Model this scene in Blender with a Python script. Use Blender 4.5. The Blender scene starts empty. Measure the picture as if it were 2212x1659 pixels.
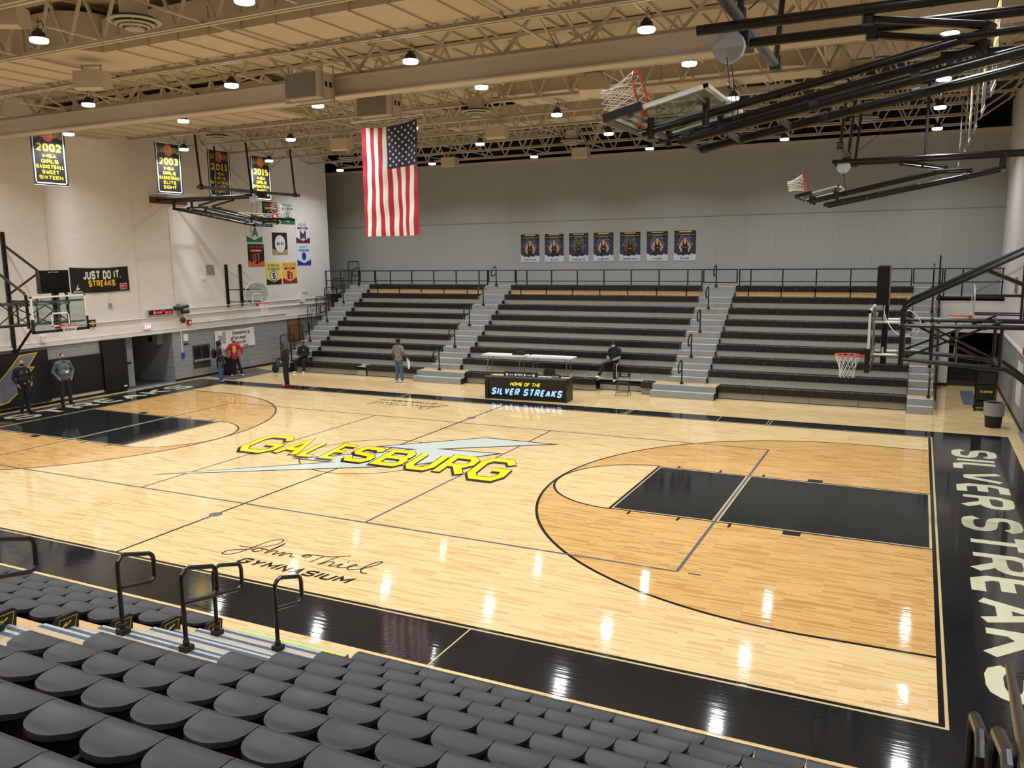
import bpy, math, random
from mathutils import Vector, Matrix, Euler
random.seed(7)
C = bpy.context.scene.collection
R = math.radians
PI = math.pi

# ------------------------------------------------------------------ camera, world, exposure
cam_d = bpy.data.cameras.new('camera')
cam = bpy.data.objects.new('camera', cam_d)
C.objects.link(cam)
cam.matrix_world = (Matrix.Translation((12.33393, -16.91991, 5.05252)) @ Matrix.Rotation(0.4564, 4, 'Z')
                    @ Matrix.Rotation(1.41444, 4, 'X') @ Matrix.Rotation(-0.01391, 4, 'Z'))
cam_d.sensor_width = 36.0
cam_d.lens = 36.0 * 1785.846 / 2212
cam_d.clip_start = 0.05
cam_d.clip_end = 200
bpy.context.scene.camera = cam
sc = bpy.context.scene
sc.view_settings.view_transform = 'Standard'
sc.view_settings.look = 'None'
sc.view_settings.gamma = 1
sc.view_settings.use_curve_mapping = False
sc.view_settings.exposure = 0.0
world = bpy.data.worlds.new('world')
sc.world = world
world.use_nodes = True
world.node_tree.nodes['Background'].inputs[0].default_value = (0.02, 0.02, 0.022, 1)
world.node_tree.nodes['Background'].inputs[1].default_value = 0.3
LAMP_W = 108.0
LAMP_COL = (0.93, 0.97, 1.0)
LENS_STRENGTH = 14.0

# lamps of the gym: eight rows of six high bay fixtures, one spot in each
LX = (-12.6, -7.5, -2.5, 2.5, 7.6, 12.6)
LY = (-15.7, -10.9, -6.3, -1.5, 1.65, 6.35, 10.9, 15.7)
LZ = 9.1
lamp_data = bpy.data.lights.new('high_bay_light', 'AREA')
lamp_data.shape = 'DISK'
lamp_data.size = 0.29
lamp_data.energy = LAMP_W
lamp_data.color = LAMP_COL
lamp_data.spread = R(140)
for _y in LY:
    for _x in LX:
        _l = bpy.data.objects.new('high_bay_light', lamp_data)
        C.objects.link(_l)
        _l.location = (_x, _y, LZ - 0.085)

# ------------------------------------------------------------------ materials
def lin(c):
    return tuple((v / 12.92 if v <= 0.04045 else ((v + 0.055) / 1.055) ** 2.4) for v in [q / 255.0 for q in c]) + (1.0,)

MATS = {}
def mat(name, col, rough=0.6, metal=0.0, noise=0.0, nscale=6.0, emit=0.0, coat=0.0, bump=0.0):
    if name in MATS: return MATS[name]
    m = bpy.data.materials.new(name); m.use_nodes = True
    nt = m.node_tree; b = nt.nodes['Principled BSDF']
    c = lin(col)
    b.inputs['Base Color'].default_value = c
    b.inputs['Roughness'].default_value = rough
    b.inputs['Metallic'].default_value = metal
    if coat: b.inputs['Coat Weight'].default_value = coat
    if emit:
        b.inputs['Emission Color'].default_value = c
        b.inputs['Emission Strength'].default_value = emit
    if noise or bump:
        tc = nt.nodes.new('ShaderNodeTexCoord'); n = nt.nodes.new('ShaderNodeTexNoise')
        n.inputs['Scale'].default_value = nscale; n.inputs['Detail'].default_value = 3
        nt.links.new(tc.outputs['Object'], n.inputs['Vector'])
        if noise:
            mx = nt.nodes.new('ShaderNodeMix'); mx.data_type = 'RGBA'
            mx.inputs[6].default_value = tuple(v * (1 - noise) for v in c[:3]) + (1,)
            mx.inputs[7].default_value = tuple(min(1, v * (1 + noise)) for v in c[:3]) + (1,)
            nt.links.new(n.outputs['Fac'], mx.inputs[0]); nt.links.new(mx.outputs[2], b.inputs['Base Color'])
        if bump:
            bp = nt.nodes.new('ShaderNodeBump'); bp.inputs['Strength'].default_value = bump
            bp.inputs['Distance'].default_value = 0.02
            nt.links.new(n.outputs['Fac'], bp.inputs['Height']); nt.links.new(bp.outputs[0], b.inputs['Normal'])
    MATS[name] = m
    return m

def wood_floor(name, c1, c2, rough=0.055, paint=False):
    """maple strip flooring along x; painted areas keep the strips as relief only"""
    m = bpy.data.materials.new(name); m.use_nodes = True
    nt = m.node_tree; b = nt.nodes['Principled BSDF']; L = nt.links.new
    geo = nt.nodes.new('ShaderNodeNewGeometry')
    br = nt.nodes.new('ShaderNodeTexBrick')
    br.inputs['Scale'].default_value = 1.0
    br.inputs['Brick Width'].default_value = 0.47
    br.inputs['Row Height'].default_value = 0.045
    br.inputs['Mortar Size'].default_value = 0.0006
    br.offset = 0.37; br.offset_frequency = 3
    br.inputs['Color1'].default_value = (0, 0, 0, 1); br.inputs['Color2'].default_value = (1, 1, 1, 1)
    br.inputs['Mortar'].default_value = (0.35, 0.35, 0.35, 1)
    L(geo.outputs['Position'], br.inputs['Vector'])
    mp = nt.nodes.new('ShaderNodeMapping'); mp.inputs['Scale'].default_value = (0.9, 16, 1)
    n = nt.nodes.new('ShaderNodeTexNoise'); n.inputs['Scale'].default_value = 1.6; n.inputs['Detail'].default_value = 5
    L(geo.outputs['Position'], mp.inputs[0]); L(mp.outputs[0], n.inputs['Vector'])
    if not paint:
        mx = nt.nodes.new('ShaderNodeMix'); mx.data_type = 'RGBA'
        mx.inputs[6].default_value = lin(c1); mx.inputs[7].default_value = lin(c2)
        ad = nt.nodes.new('ShaderNodeMath'); ad.operation = 'MULTIPLY_ADD'
        mp_ = nt.nodes.new('ShaderNodeMath'); mp_.operation = 'POWER'; mp_.inputs[1].default_value = 2.6
        mr = nt.nodes.new('ShaderNodeMath'); mr.operation = 'MULTIPLY'; mr.inputs[1].default_value = 0.7
        L(br.outputs['Color'], mp_.inputs[0]); L(mp_.outputs[0], mr.inputs[0])
        ad.inputs[1].default_value = 0.9; 
        L(n.outputs['Fac'], ad.inputs[0]); ad.inputs[2].default_value = -0.28
        ad2 = nt.nodes.new('ShaderNodeMath'); ad2.operation = 'ADD'; ad2.use_clamp = True
        L(ad.outputs[0], ad2.inputs[0]); L(mr.outputs[0], ad2.inputs[1])
        L(ad2.outputs[0], mx.inputs[0]); L(mx.outputs[2], b.inputs['Base Color'])
    else:
        b.inputs['Base Color'].default_value = lin(c1)
    b.inputs['Roughness'].default_value = rough
    b.inputs['IOR'].default_value = 1.5
    # strips cup very slightly: stretches lamp reflections towards the viewer
    mp2 = nt.nodes.new('ShaderNodeMapping'); mp2.inputs['Scale'].default_value = (0.4, 7.0, 1)
    n2 = nt.nodes.new('ShaderNodeTexNoise'); n2.inputs['Scale'].default_value = 3.0; n2.inputs['Detail'].default_value = 2
    L(geo.outputs['Position'], mp2.inputs[0]); L(mp2.outputs[0], n2.inputs['Vector'])
    bp = nt.nodes.new('ShaderNodeBump'); bp.inputs['Strength'].default_value = 0.5; bp.inputs['Distance'].default_value = 0.0016
    L(n2.outputs['Fac'], bp.inputs['Height']); L(bp.outputs[0], b.inputs['Normal'])
    MATS[name] = m
    return m

def block_wall(name, col, axis='x', bw=0.4, bh=0.2, mortar=0.006, strength=0.35, dark=0.8, rough=0.55):
    m = bpy.data.materials.new(name); m.use_nodes = True
    nt = m.node_tree; b = nt.nodes['Principled BSDF']; L = nt.links.new
    geo = nt.nodes.new('ShaderNodeNewGeometry'); sp = nt.nodes.new('ShaderNodeSeparateXYZ'); cb = nt.nodes.new('ShaderNodeCombineXYZ')
    L(geo.outputs['Position'], sp.inputs[0])
    L(sp.outputs['Y' if axis == 'x' else 'X'], cb.inputs[0]); L(sp.outputs['Z'], cb.inputs[1])
    br = nt.nodes.new('ShaderNodeTexBrick'); br.inputs['Scale'].default_value = 1
    br.inputs['Brick Width'].default_value = bw; br.inputs['Row Height'].default_value = bh
    br.inputs['Mortar Size'].default_value = mortar; br.inputs['Mortar Smooth'].default_value = 0.4
    c = lin(col)
    br.inputs['Color1'].default_value = c; br.inputs['Color2'].default_value = tuple(v * 0.96 for v in c[:3]) + (1,)
    br.inputs['Mortar'].default_value = tuple(v * dark for v in c[:3]) + (1,)
    L(cb.outputs[0], br.inputs['Vector']); L(br.outputs['Color'], b.inputs['Base Color'])
    bp = nt.nodes.new('ShaderNodeBump'); bp.inputs['Strength'].default_value = strength; bp.inputs['Distance'].default_value = 0.006; bp.invert = True
    L(br.outputs['Fac'], bp.inputs['Height']); L(bp.outputs[0], b.inputs['Normal'])
    b.inputs['Roughness'].default_value = rough
    MATS[name] = m
    return m

def glassy(name, tint=(235, 245, 242), amount=0.12):
    m = bpy.data.materials.new(name); m.use_nodes = True
    nt = m.node_tree; nt.nodes.clear(); L = nt.links.new
    o = nt.nodes.new('ShaderNodeOutputMaterial'); t = nt.nodes.new('ShaderNodeBsdfTransparent'); g = nt.nodes.new('ShaderNodeBsdfGlossy')
    t.inputs[0].default_value = lin(tint); g.inputs['Roughness'].default_value = 0.03
    mx = nt.nodes.new('ShaderNodeMixShader'); mx.inputs[0].default_value = amount
    L(t.outputs[0], mx.inputs[1]); L(g.outputs[0], mx.inputs[2]); L(mx.outputs[0], o.inputs[0])
    MATS[name] = m
    return m

M_maple = wood_floor('maple floor', (236, 208, 156), (206, 168, 112))
M_stain = wood_floor('stained maple floor', (224, 182, 116), (184, 134, 76))
M_fblack = wood_floor('black floor paint', (30, 32, 34), None, 0.06, True)
M_line = wood_floor('black line paint', (34, 30, 32), None, 0.07, True)
M_cream = wood_floor('cream line paint', (206, 184, 138), None, 0.07, True)
M_fgrey = wood_floor('grey line paint', (100, 100, 112), None, 0.07, True)
M_letter = wood_floor('pale letter paint', (214, 212, 180), None, 0.07, True)
M_yellow = wood_floor('yellow letter paint', (250, 222, 20), None, 0.07, True)
M_bolt = wood_floor('silver bolt paint', (200, 208, 198), None, 0.07, True)
M_wallw = block_wall('white painted block', (236, 230, 226), 'x', dark=0.93)
M_wallg = block_wall('grey painted block', (150, 152, 152), 'x', dark=0.62, mortar=0.009)
M_wallwy = block_wall('white painted block across', (232, 226, 220), 'y', dark=0.93)
M_wallgy = block_wall('grey painted block across', (150, 152, 152), 'y', dark=0.62)
M_panel = block_wall('grey wall panel', (164, 165, 160), 'y', bw=1.244, bh=30, mortar=0.006, strength=0.2, dark=0.7, rough=0.7)
M_beige = mat('beige ceiling paint', (184, 170, 148), 0.6, noise=0.04)
M_beige2 = mat('beige steel paint', (186, 174, 154), 0.5)
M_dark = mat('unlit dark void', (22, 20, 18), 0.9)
M_black = mat('black powder coat', (14, 14, 15), 0.28, noise=0.1)
M_blackm = mat('black matt', (20, 20, 21), 0.6, noise=0.1)
M_pad = mat('black vinyl padding', (18, 18, 20), 0.42, noise=0.12, nscale=3)
M_seat = mat('charcoal seat plastic', (44, 47, 52), 0.4, noise=0.12, nscale=9, bump=0.05)
M_seatd = mat('black seat plastic', (12, 12, 13), 0.5, noise=0.1)
M_bench = mat('black bench plastic', (20, 20, 22), 0.38, noise=0.15)
M_riser = mat('grey riser steel', (158, 156, 146), 0.55, noise=0.08)
M_stepg = mat('grey step steel', (150, 153, 152), 0.45, noise=0.06)
M_nose = mat('pale blue nosing', (168, 180, 186), 0.4, noise=0.05)
M_deckw = mat('bleacher deck plywood', (205, 165, 115), 0.35, noise=0.12, nscale=12)
M_white = mat('white plastic', (232, 232, 230), 0.4)
M_wpaint = mat('white paint', (226, 222, 218), 0.5)
M_steel = mat('grey steel', (150, 150, 152), 0.35, metal=0.8)
M_alu = mat('satin aluminium', (205, 207, 208), 0.4, metal=0.5)
M_orange = mat('orange rim paint', (226, 66, 30), 0.35)
M_net = mat('white net cord', (235, 235, 232), 0.7)
M_glass = glassy('clear board glass')
M_lens = mat('lit lamp lens', (225, 238, 255), 0.4, emit=LENS_STRENGTH)
M_housing = mat('dark lamp housing', (40, 42, 46), 0.5)
M_grille = mat('perforated grey grille', (120, 116, 106), 0.7, noise=0.15, nscale=60)

# ------------------------------------------------------------------ mesh builder
class MB:
    def __init__(s): s.v = []; s.f = []; s.m = []
    def add(s, vs, fs, mi=0):
        o = len(s.v); s.v += [tuple(q) for q in vs]
        for f in fs: s.f.append(tuple(i + o for i in f)); s.m.append(mi)
        return s
    def box(s, x0, x1, y0, y1, z0, z1, mi=0, M=None):
        vs = [Vector(q) for q in ((x0, y0, z0), (x1, y0, z0), (x1, y1, z0), (x0, y1, z0), (x0, y0, z1), (x1, y0, z1), (x1, y1, z1), (x0, y1, z1))]
        if M: vs = [M @ q for q in vs]
        return s.add(vs, [(0, 3, 2, 1), (4, 5, 6, 7), (0, 1, 5, 4), (1, 2, 6, 5), (2, 3, 7, 6), (3, 0, 4, 7)], mi)
    def beam(s, p0, p1, w, h, mi=0, up=(0, 0, 1)):
        p0 = Vector(p0); p1 = Vector(p1); d = (p1 - p0).normalized(); u = Vector(up)
        if abs(d.dot(u)) > .98: u = Vector((0, 1, 0))
        a = d.cross(u).normalized() * w / 2; b = a.cross(d).normalized() * h / 2
        vs = [p0 - a - b, p0 + a - b, p0 + a + b, p0 - a + b, p1 - a - b, p1 + a - b, p1 + a + b, p1 - a + b]
        return s.add(vs, [(3, 2, 1, 0), (4, 5, 6, 7), (0, 1, 5, 4), (1, 2, 6, 5), (2, 3, 7, 6), (3, 0, 4, 7)], mi)
    def path(s, pts, r, n=8, closed=False, mi=0, r2=None):
        P = [Vector(p) for p in pts]; N = len(P); prev = None; rings = []
        for i in range(N):
            if closed: d = P[(i + 1) % N] - P[i - 1]
            else: d = P[min(i + 1, N - 1)] - P[max(i - 1, 0)]
            d.normalize()
            if prev is None:
                u = Vector((0, 0, 1)) if abs(d.z) < .9 else Vector((1, 0, 0))
            else: u = prev
            a = (u - d * u.dot(d))
            if a.length < 1e-5: a = d.orthogonal()
            a.normalize(); b = d.cross(a); prev = a
            rr = r if r2 is None else r + (r2 - r) * i / max(1, N - 1)
            rings.append([P[i] + a * math.cos(2 * PI * k / n) * rr + b * math.sin(2 * PI * k / n) * rr for k in range(n)])
        o = [q for g in rings for q in g]; fs = []
        for i in range(N if closed else N - 1):
            j = (i + 1) % N
            for k in range(n):
                l = (k + 1) % n
                fs.append((i * n + k, i * n + l, j * n + l, j * n + k))
        if not closed:
            fs.append(tuple(range(n - 1, -1, -1))); fs.append(tuple((N - 1) * n + k for k in range(n)))
        return s.add(o, fs, mi)
    def tube(s, p0, p1, r, n=8, mi=0, r2=None): return s.path([p0, p1], r, n, mi=mi, r2=r2)
    def lathe(s, prof, n=16, c=(0, 0, 0), mi=0, M=None, cap=True):
        vs = []; c = Vector(c)
        for (r, z) in prof:
            for k in range(n):
                q = Vector((r * math.cos(2 * PI * k / n), r * math.sin(2 * PI * k / n), z))
                if M: q = M @ q
                vs.append(q + c)
        fs = []
        for i in range(len(prof) - 1):
            for k in range(n):
                l = (k + 1) % n; fs.append((i * n + k, i * n + l, (i + 1) * n + l, (i + 1) * n + k))
        if cap:
            fs.append(tuple(range(n - 1, -1, -1))); fs.append(tuple((len(prof) - 1) * n + k for k in range(n)))
        return s.add(vs, fs, mi)
    def poly(s, pts, mi=0): return s.add(pts, [tuple(range(len(pts)))], mi)
    def prism(s, pts2, f, d0, d1, mi=0):
        """extrude outline pts2 through f(a, b, d)"""
        n = len(pts2)
        vs = [f(a, b, d0) for a, b in pts2] + [f(a, b, d1) for a, b in pts2]
        fs = [tuple(range(n - 1, -1, -1)), tuple(range(n, 2 * n))] + [(i, (i + 1) % n, n + (i + 1) % n, n + i) for i in range(n)]
        return s.add(vs, fs, mi)
    def mesh(s, name, mats):
        me = bpy.data.meshes.new(name); me.from_pydata(s.v, [], s.f)
        for m in (mats if isinstance(mats, (list, tuple)) else [mats]): me.materials.append(m)
        for p, k in zip(me.polygons, s.m): p.material_index = k
        me.update(); return me
    def build(s, name, mats, parent=None, smooth=False, loc=None):
        me = s.mesh(name, mats)
        if smooth:
            me.polygons.foreach_set('use_smooth', [True] * len(me.polygons))
            try: me.set_sharp_from_angle(angle=R(40))
            except Exception: pass
        o = bpy.data.objects.new(name, me); C.objects.link(o)
        if loc: o.location = loc
        if parent: o.parent = parent
        return o

def thing(name, label, cat, loc=(0, 0, 0), rz=0, group=None):
    o = bpy.data.objects.new(name, None); C.objects.link(o); o.location = loc; o.rotation_euler = (0, 0, rz)
    o.empty_display_size = 0.1
    o['label'] = label; o['category'] = cat
    if group: o['group'] = group
    return o
def tag(o, label, cat, group=None):
    o['label'] = label; o['category'] = cat
    if group: o['group'] = group
    return o
def struct(o): o['kind'] = 'structure'; return o
KIDS = {}
def dup(root, loc, rz=None, label=None, group=None):
    r = root.copy(); C.objects.link(r); r.location = loc
    if rz is not None: r.rotation_euler = (0, 0, rz)
    if label: r['label'] = label
    if group: r['group'] = group
    for ch in list(root.children):
        c = ch.copy(); C.objects.link(c); c.parent = r
        for g in list(ch.children):
            d = g.copy(); C.objects.link(d); d.parent = c
    return r
ORD = ['first', 'second', 'third', 'fourth', 'fifth', 'sixth', 'seventh', 'eighth', 'ninth', 'tenth', 'eleventh', 'twelfth', 'thirteenth', 'fourteenth', 'fifteenth', 'sixteenth', 'seventeenth', 'eighteenth', 'nineteenth', 'twentieth']

# ------------------------------------------------------------------ stroke lettering
G = {
 'A': ([[(0, 0), (.5, 1), (1, 0)], [(.2, .34), (.8, .34)]], 1), 'B': ([[(0, .52), (0, 1), (.8, 1), (.95, .86), (.95, .66), (.8, .52), (0, .52), (0, 0), (.84, 0), (1, .15), (1, .38), (.8, .52)]], 1),
 'C': ([[(1, .8), (.8, 1), (.2, 1), (0, .8), (0, .2), (.2, 0), (.8, 0), (1, .2)]], 1), 'D': ([[(0, 0), (0, 1), (.7, 1), (1, .75), (1, .25), (.7, 0), (0, 0)]], 1),
 'E': ([[(1, 1), (0, 1), (0, 0), (1, 0)], [(0, .5), (.85, .5)]], .85), 'F': ([[(1, 1), (0, 1), (0, 0)], [(0, .5), (.8, .5)]], .85),
 'G': ([[(1, .8), (.8, 1), (.2, 1), (0, .8), (0, .2), (.2, 0), (.8, 0), (1, .2), (1, .48), (.55, .48)]], 1), 'H': ([[(0, 0), (0, 1)], [(1, 0), (1, 1)], [(0, .5), (1, .5)]], 1),
 'I': ([[(.5, 0), (.5, 1)]], .12), 'J': ([[(1, 1), (1, .2), (.8, 0), (.2, 0), (0, .2)]], .85), 'K': ([[(0, 0), (0, 1)], [(1, 1), (.08, .42)], [(.3, .56), (1, 0)]], 1),
 'L': ([[(0, 1), (0, 0), (1, 0)]], .8), 'M': ([[(0, 0), (0, 1), (.5, .35), (1, 1), (1, 0)]], 1.25), 'N': ([[(0, 0), (0, 1), (1, 0), (1, 1)]], 1),
 'O': ([[(.5, 1), (.2, 1), (0, .8), (0, .2), (.2, 0), (.8, 0), (1, .2), (1, .8), (.8, 1), (.5, 1)]], 1), 'P': ([[(0, 0), (0, 1), (.8, 1), (1, .85), (1, .6), (.8, .45), (0, .45)]], 1),
 'Q': ([[(.5, 1), (.2, 1), (0, .8), (0, .2), (.2, 0), (.8, 0), (1, .2), (1, .8), (.8, 1), (.5, 1)], [(.6, .3), (1, 0)]], 1),
 'R': ([[(0, 0), (0, 1), (.8, 1), (1, .87), (1, .62), (.8, .47), (0, .47)], [(.5, .47), (1, 0)]], 1),
 'S': ([[(1, .8), (.82, 1), (.18, 1), (0, .84), (0, .66), (.18, .53), (.82, .47), (1, .34), (1, .16), (.82, 0), (.18, 0), (0, .2)]], 1),
 'T': ([[(0, 1), (1, 1)], [(.5, 0), (.5, 1)]], 1), 'U': ([[(0, 1), (0, .2), (.2, 0), (.8, 0), (1, .2), (1, 1)]], 1), 'V': ([[(0, 1), (.5, 0), (1, 1)]], 1),
 'W': ([[(0, 1), (.25, 0), (.5, .7), (.75, 0), (1, 1)]], 1.3), 'X': ([[(0, 0), (1, 1)], [(0, 1), (1, 0)]], 1), 'Y': ([[(0, 1), (.5, .45), (1, 1)], [(.5, .45), (.5, 0)]], 1), 'Z': ([[(0, 1), (1, 1), (0, 0), (1, 0)]], 1),
 '0': ([[(.5, 1), (.2, 1), (0, .8), (0, .2), (.2, 0), (.8, 0), (1, .2), (1, .8), (.8, 1), (.5, 1)]], .9), '1': ([[(0, .8), (.5, 1), (.5, 0)], [(0, 0), (1, 0)]], .7),
 '2': ([[(0, .8), (.2, 1), (.8, 1), (1, .8), (1, .6), (0, 0), (1, 0)]], .9), '3': ([[(0, 1), (.8, 1), (1, .85), (1, .65), (.8, .52), (.3, .52)], [(.8, .52), (1, .38), (1, .15), (.8, 0), (0, 0)]], .9),
 '4': ([[(.75, 0), (.75, 1), (0, .3), (1, .3)]], .9), '5': ([[(1, 1), (0, 1), (0, .55), (.8, .55), (1, .4), (1, .15), (.8, 0), (0, 0)]], .9),
 '7': ([[(0, 1), (1, 1), (.4, 0)]], .9), '8': ([[(.5, .52), (.1, .66), (.1, .86), (.3, 1), (.7, 1), (.9, .86), (.9, .66), (.5, .52), (0, .36), (0, .15), (.2, 0), (.8, 0), (1, .15), (1, .36), (.5, .52)]], .9),
 '.': ([[(.5, 0), (.5, .08)]], .1), ':': ([[(.5, .2), (.5, .3)], [(.5, .7), (.5, .8)]], .1), '-': ([[(0, .5), (1, .5)]], .5),
 'a': ([[(.1, .66), (.85, .66), (1, .55), (1, 0), (.15, 0), (0, .12), (0, .28), (.15, .38), (1, .38)]], .8), 'b': ([[(0, 1), (0, 0), (.8, 0), (1, .15), (1, .5), (.8, .66), (0, .66)]], .8),
 'e': ([[(1, .05), (.85, 0), (.2, 0), (0, .15), (0, .5), (.2, .66), (.8, .66), (1, .5), (1, .34), (0, .34)]], .8), 'g': ([[(1, 0), (.2, 0), (0, .15), (0, .5), (.2, .66), (1, .66), (1, -.15), (.8, -.3), (.1, -.3)]], .8),
 'h': ([[(0, 0), (0, 1)], [(0, .66), (.8, .66), (1, .5), (1, 0)]], .8), 'i': ([[(.5, 0), (.5, .62)], [(.5, .85), (.5, .97)]], .12), 'l': ([[(.5, 0), (.5, 1)]], .12),
 'o': ([[(.5, .66), (.2, .66), (0, .5), (0, .15), (.2, 0), (.8, 0), (1, .15), (1, .5), (.8, .66), (.5, .66)]], .8), 'p': ([[(0, -.3), (0, .66), (.8, .66), (1, .5), (1, .15), (.8, 0), (0, 0)]], .8),
 'r': ([[(0, 0), (0, .66)], [(0, .45), (.3, .66), (1, .66)]], .55), 's': ([[(1, .62), (.85, .66), (.15, .66), (0, .55), (0, .42), (1, .24), (1, .1), (.85, 0), (.15, 0), (0, .05)]], .75),
 't': ([[(.3, .95), (.3, .12), (.5, 0), (1, 0)], [(0, .66), (.9, .66)]], .55), 'u': ([[(0, .66), (0, .15), (.2, 0), (1, 0), (1, .66)]], .8), ' ': ([], .45),
}
def stroke2(pts, w):
    """left and right offset points of a 2D polyline with mitred corners"""
    n = len(pts); out = []
    closed = n > 3 and (Vector(pts[0]) - Vector(pts[-1])).length < 1e-6
    for i in range(n):
        p = Vector(pts[i])
        if closed and i in (0, n - 1): a = p - Vector(pts[-2]); b = Vector(pts[1]) - p
        else:
            a = p - Vector(pts[i - 1]) if i else Vector(pts[1]) - p
            b = Vector(pts[i + 1]) - p if i < n - 1 else a
        a = a.normalized(); b = b.normalized()
        na = Vector((-a.y, a.x)); nb = Vector((-b.y, b.x)); m = na + nb
        if m.length < 1e-4: m = na
        m.normalize(); k = 1 / max(.45, m.dot(na))
        out.append((p + m * k * w / 2, p - m * k * w / 2))
    return out
def text(mb, s, f, h, t, wr=.62, gap=.3, shear=0, mi=0, align='l', fit=None, rnd=0):
    """letters as strokes; f(a, b) maps the text plane to 3D; h cap height, t stroke, fit = total width"""
    def lay(wr):
        x = 0; out = []
        for ch in s:
            g, wf = G.get(ch, G[' '])
            w = h * wr * wf; w = max(w, t)
            if ch in 'Il.:i': w = t
            out.append((x, w, g)); x += w + gap * t + h * .07
        return out, x - gap * t - h * .07
    out, W = lay(wr)
    if fit:
        for _ in range(12):
            wr *= fit / W if W else 1; out, W = lay(wr)
            if abs(W - fit) < .002 * fit: break
    ox = {'l': 0, 'c': -W / 2, 'r': -W}[align]
    for x, w, g in out:
        nq = 0
        for pl in g:
            P = [(ox + x + t / 2 + a * (w - t), t / 2 + b * (h - t)) for a, b in pl]
            if rnd and len(P) > 2:
                for _ in range(rnd):
                    Q = [P[0]]
                    for i in range(len(P) - 1):
                        a = Vector(P[i]); b = Vector(P[i + 1])
                        if i > 0: Q.append(tuple(a.lerp(b, .22)))
                        if i < len(P) - 2: Q.append(tuple(a.lerp(b, .78)))
                    Q.append(P[-1]); P = Q
            S = stroke2(P, t)
            nq = layer_quads(mb, [[(p.x + shear * p.y, p.y) for p in (S[i][1], S[i + 1][1], S[i + 1][0], S[i][0])] for i in range(len(S) - 1)], f, mi, nq)
    return W
def layer_quads(mb, quads, f, mi, nq):
    """every quad of one letter gets a hair of its own height, so overlapping strokes never coincide"""
    o = Vector(f(0, 0)); n = (Vector(f(.01, 0)) - o).cross(Vector(f(0, .01)) - o).normalized()
    for q in quads:
        mb.poly([tuple(Vector(f(*p)) + n * 2e-5 * nq) for p in q], mi); nq += 1
    return nq
def spline(pts, n=6):
    P = [Vector(p) for p in pts]; P = [P[0]] + P + [P[-1]]; out = []
    for i in range(1, len(P) - 2):
        for k in range(n):
            t = k / n; a, b, c, d = P[i - 1:i + 3]
            out.append(.5 * ((2 * b) + (c - a) * t + (2 * a - 5 * b + 4 * c - d) * t * t + (3 * b - a - 3 * c + d) * t ** 3))
    out.append(P[-2]); return out
def curve2(mb, pts, w, f, mi=0):
    S = stroke2([tuple(p) for p in pts], w)
    layer_quads(mb, [[(p.x, p.y) for p in (S[i][1], S[i + 1][1], S[i + 1][0], S[i][0])] for i in range(len(S) - 1)], f, mi, 0)
def arc(cx, cy, r, a0, a1, n=40): return [(cx + r * math.cos(R(a0 + (a1 - a0) * i / n)), cy + r * math.sin(R(a0 + (a1 - a0) * i / n))) for i in range(n + 1)]
def ell(cx, cy, rx, ry, n=24): return [(cx + rx * math.cos(2 * PI * i / n), cy + ry * math.sin(2 * PI * i / n)) for i in range(n)]
def star(cx, cy, r, a=90):
    return [(cx + (r if i % 2 == 0 else r * .4) * math.cos(R(a + 36 * i)), cy + (r if i % 2 == 0 else r * .4) * math.sin(R(a + 36 * i))) for i in range(10)]

# ------------------------------------------------------------------ floor with its court paint
XW = 15.1
fl = MB(); FM = [M_maple, M_stain, M_fblack, M_line, M_cream, M_fgrey, M_letter, M_yellow, M_bolt]
def fq(x0, x1, y0, y1, z, mi): fl.add([(x0, y0, z), (x1, y0, z), (x1, y1, z), (x0, y1, z)], [(0, 1, 2, 3)], mi)
def fp(pts, z, mi): fl.poly([(a, b, z) for a, b in pts], mi)
def fline(pts, w, z, mi): curve2(fl, pts, w, lambda a, b: (a, b, z), mi)
fl.box(-XW, XW, -20, 20, -.1, 0, 0)
BX, SY = 12.79, 7.56
for (x0, x1, y0, y1) in ((-14.72, 14.72, -8.75, -SY), (-14.72, 14.72, SY, 8.42), (-14.72, -BX, -SY, SY), (BX, 14.72, -SY, SY)):
    fq(x0, x1, y0, y1, .0006, 2)
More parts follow.
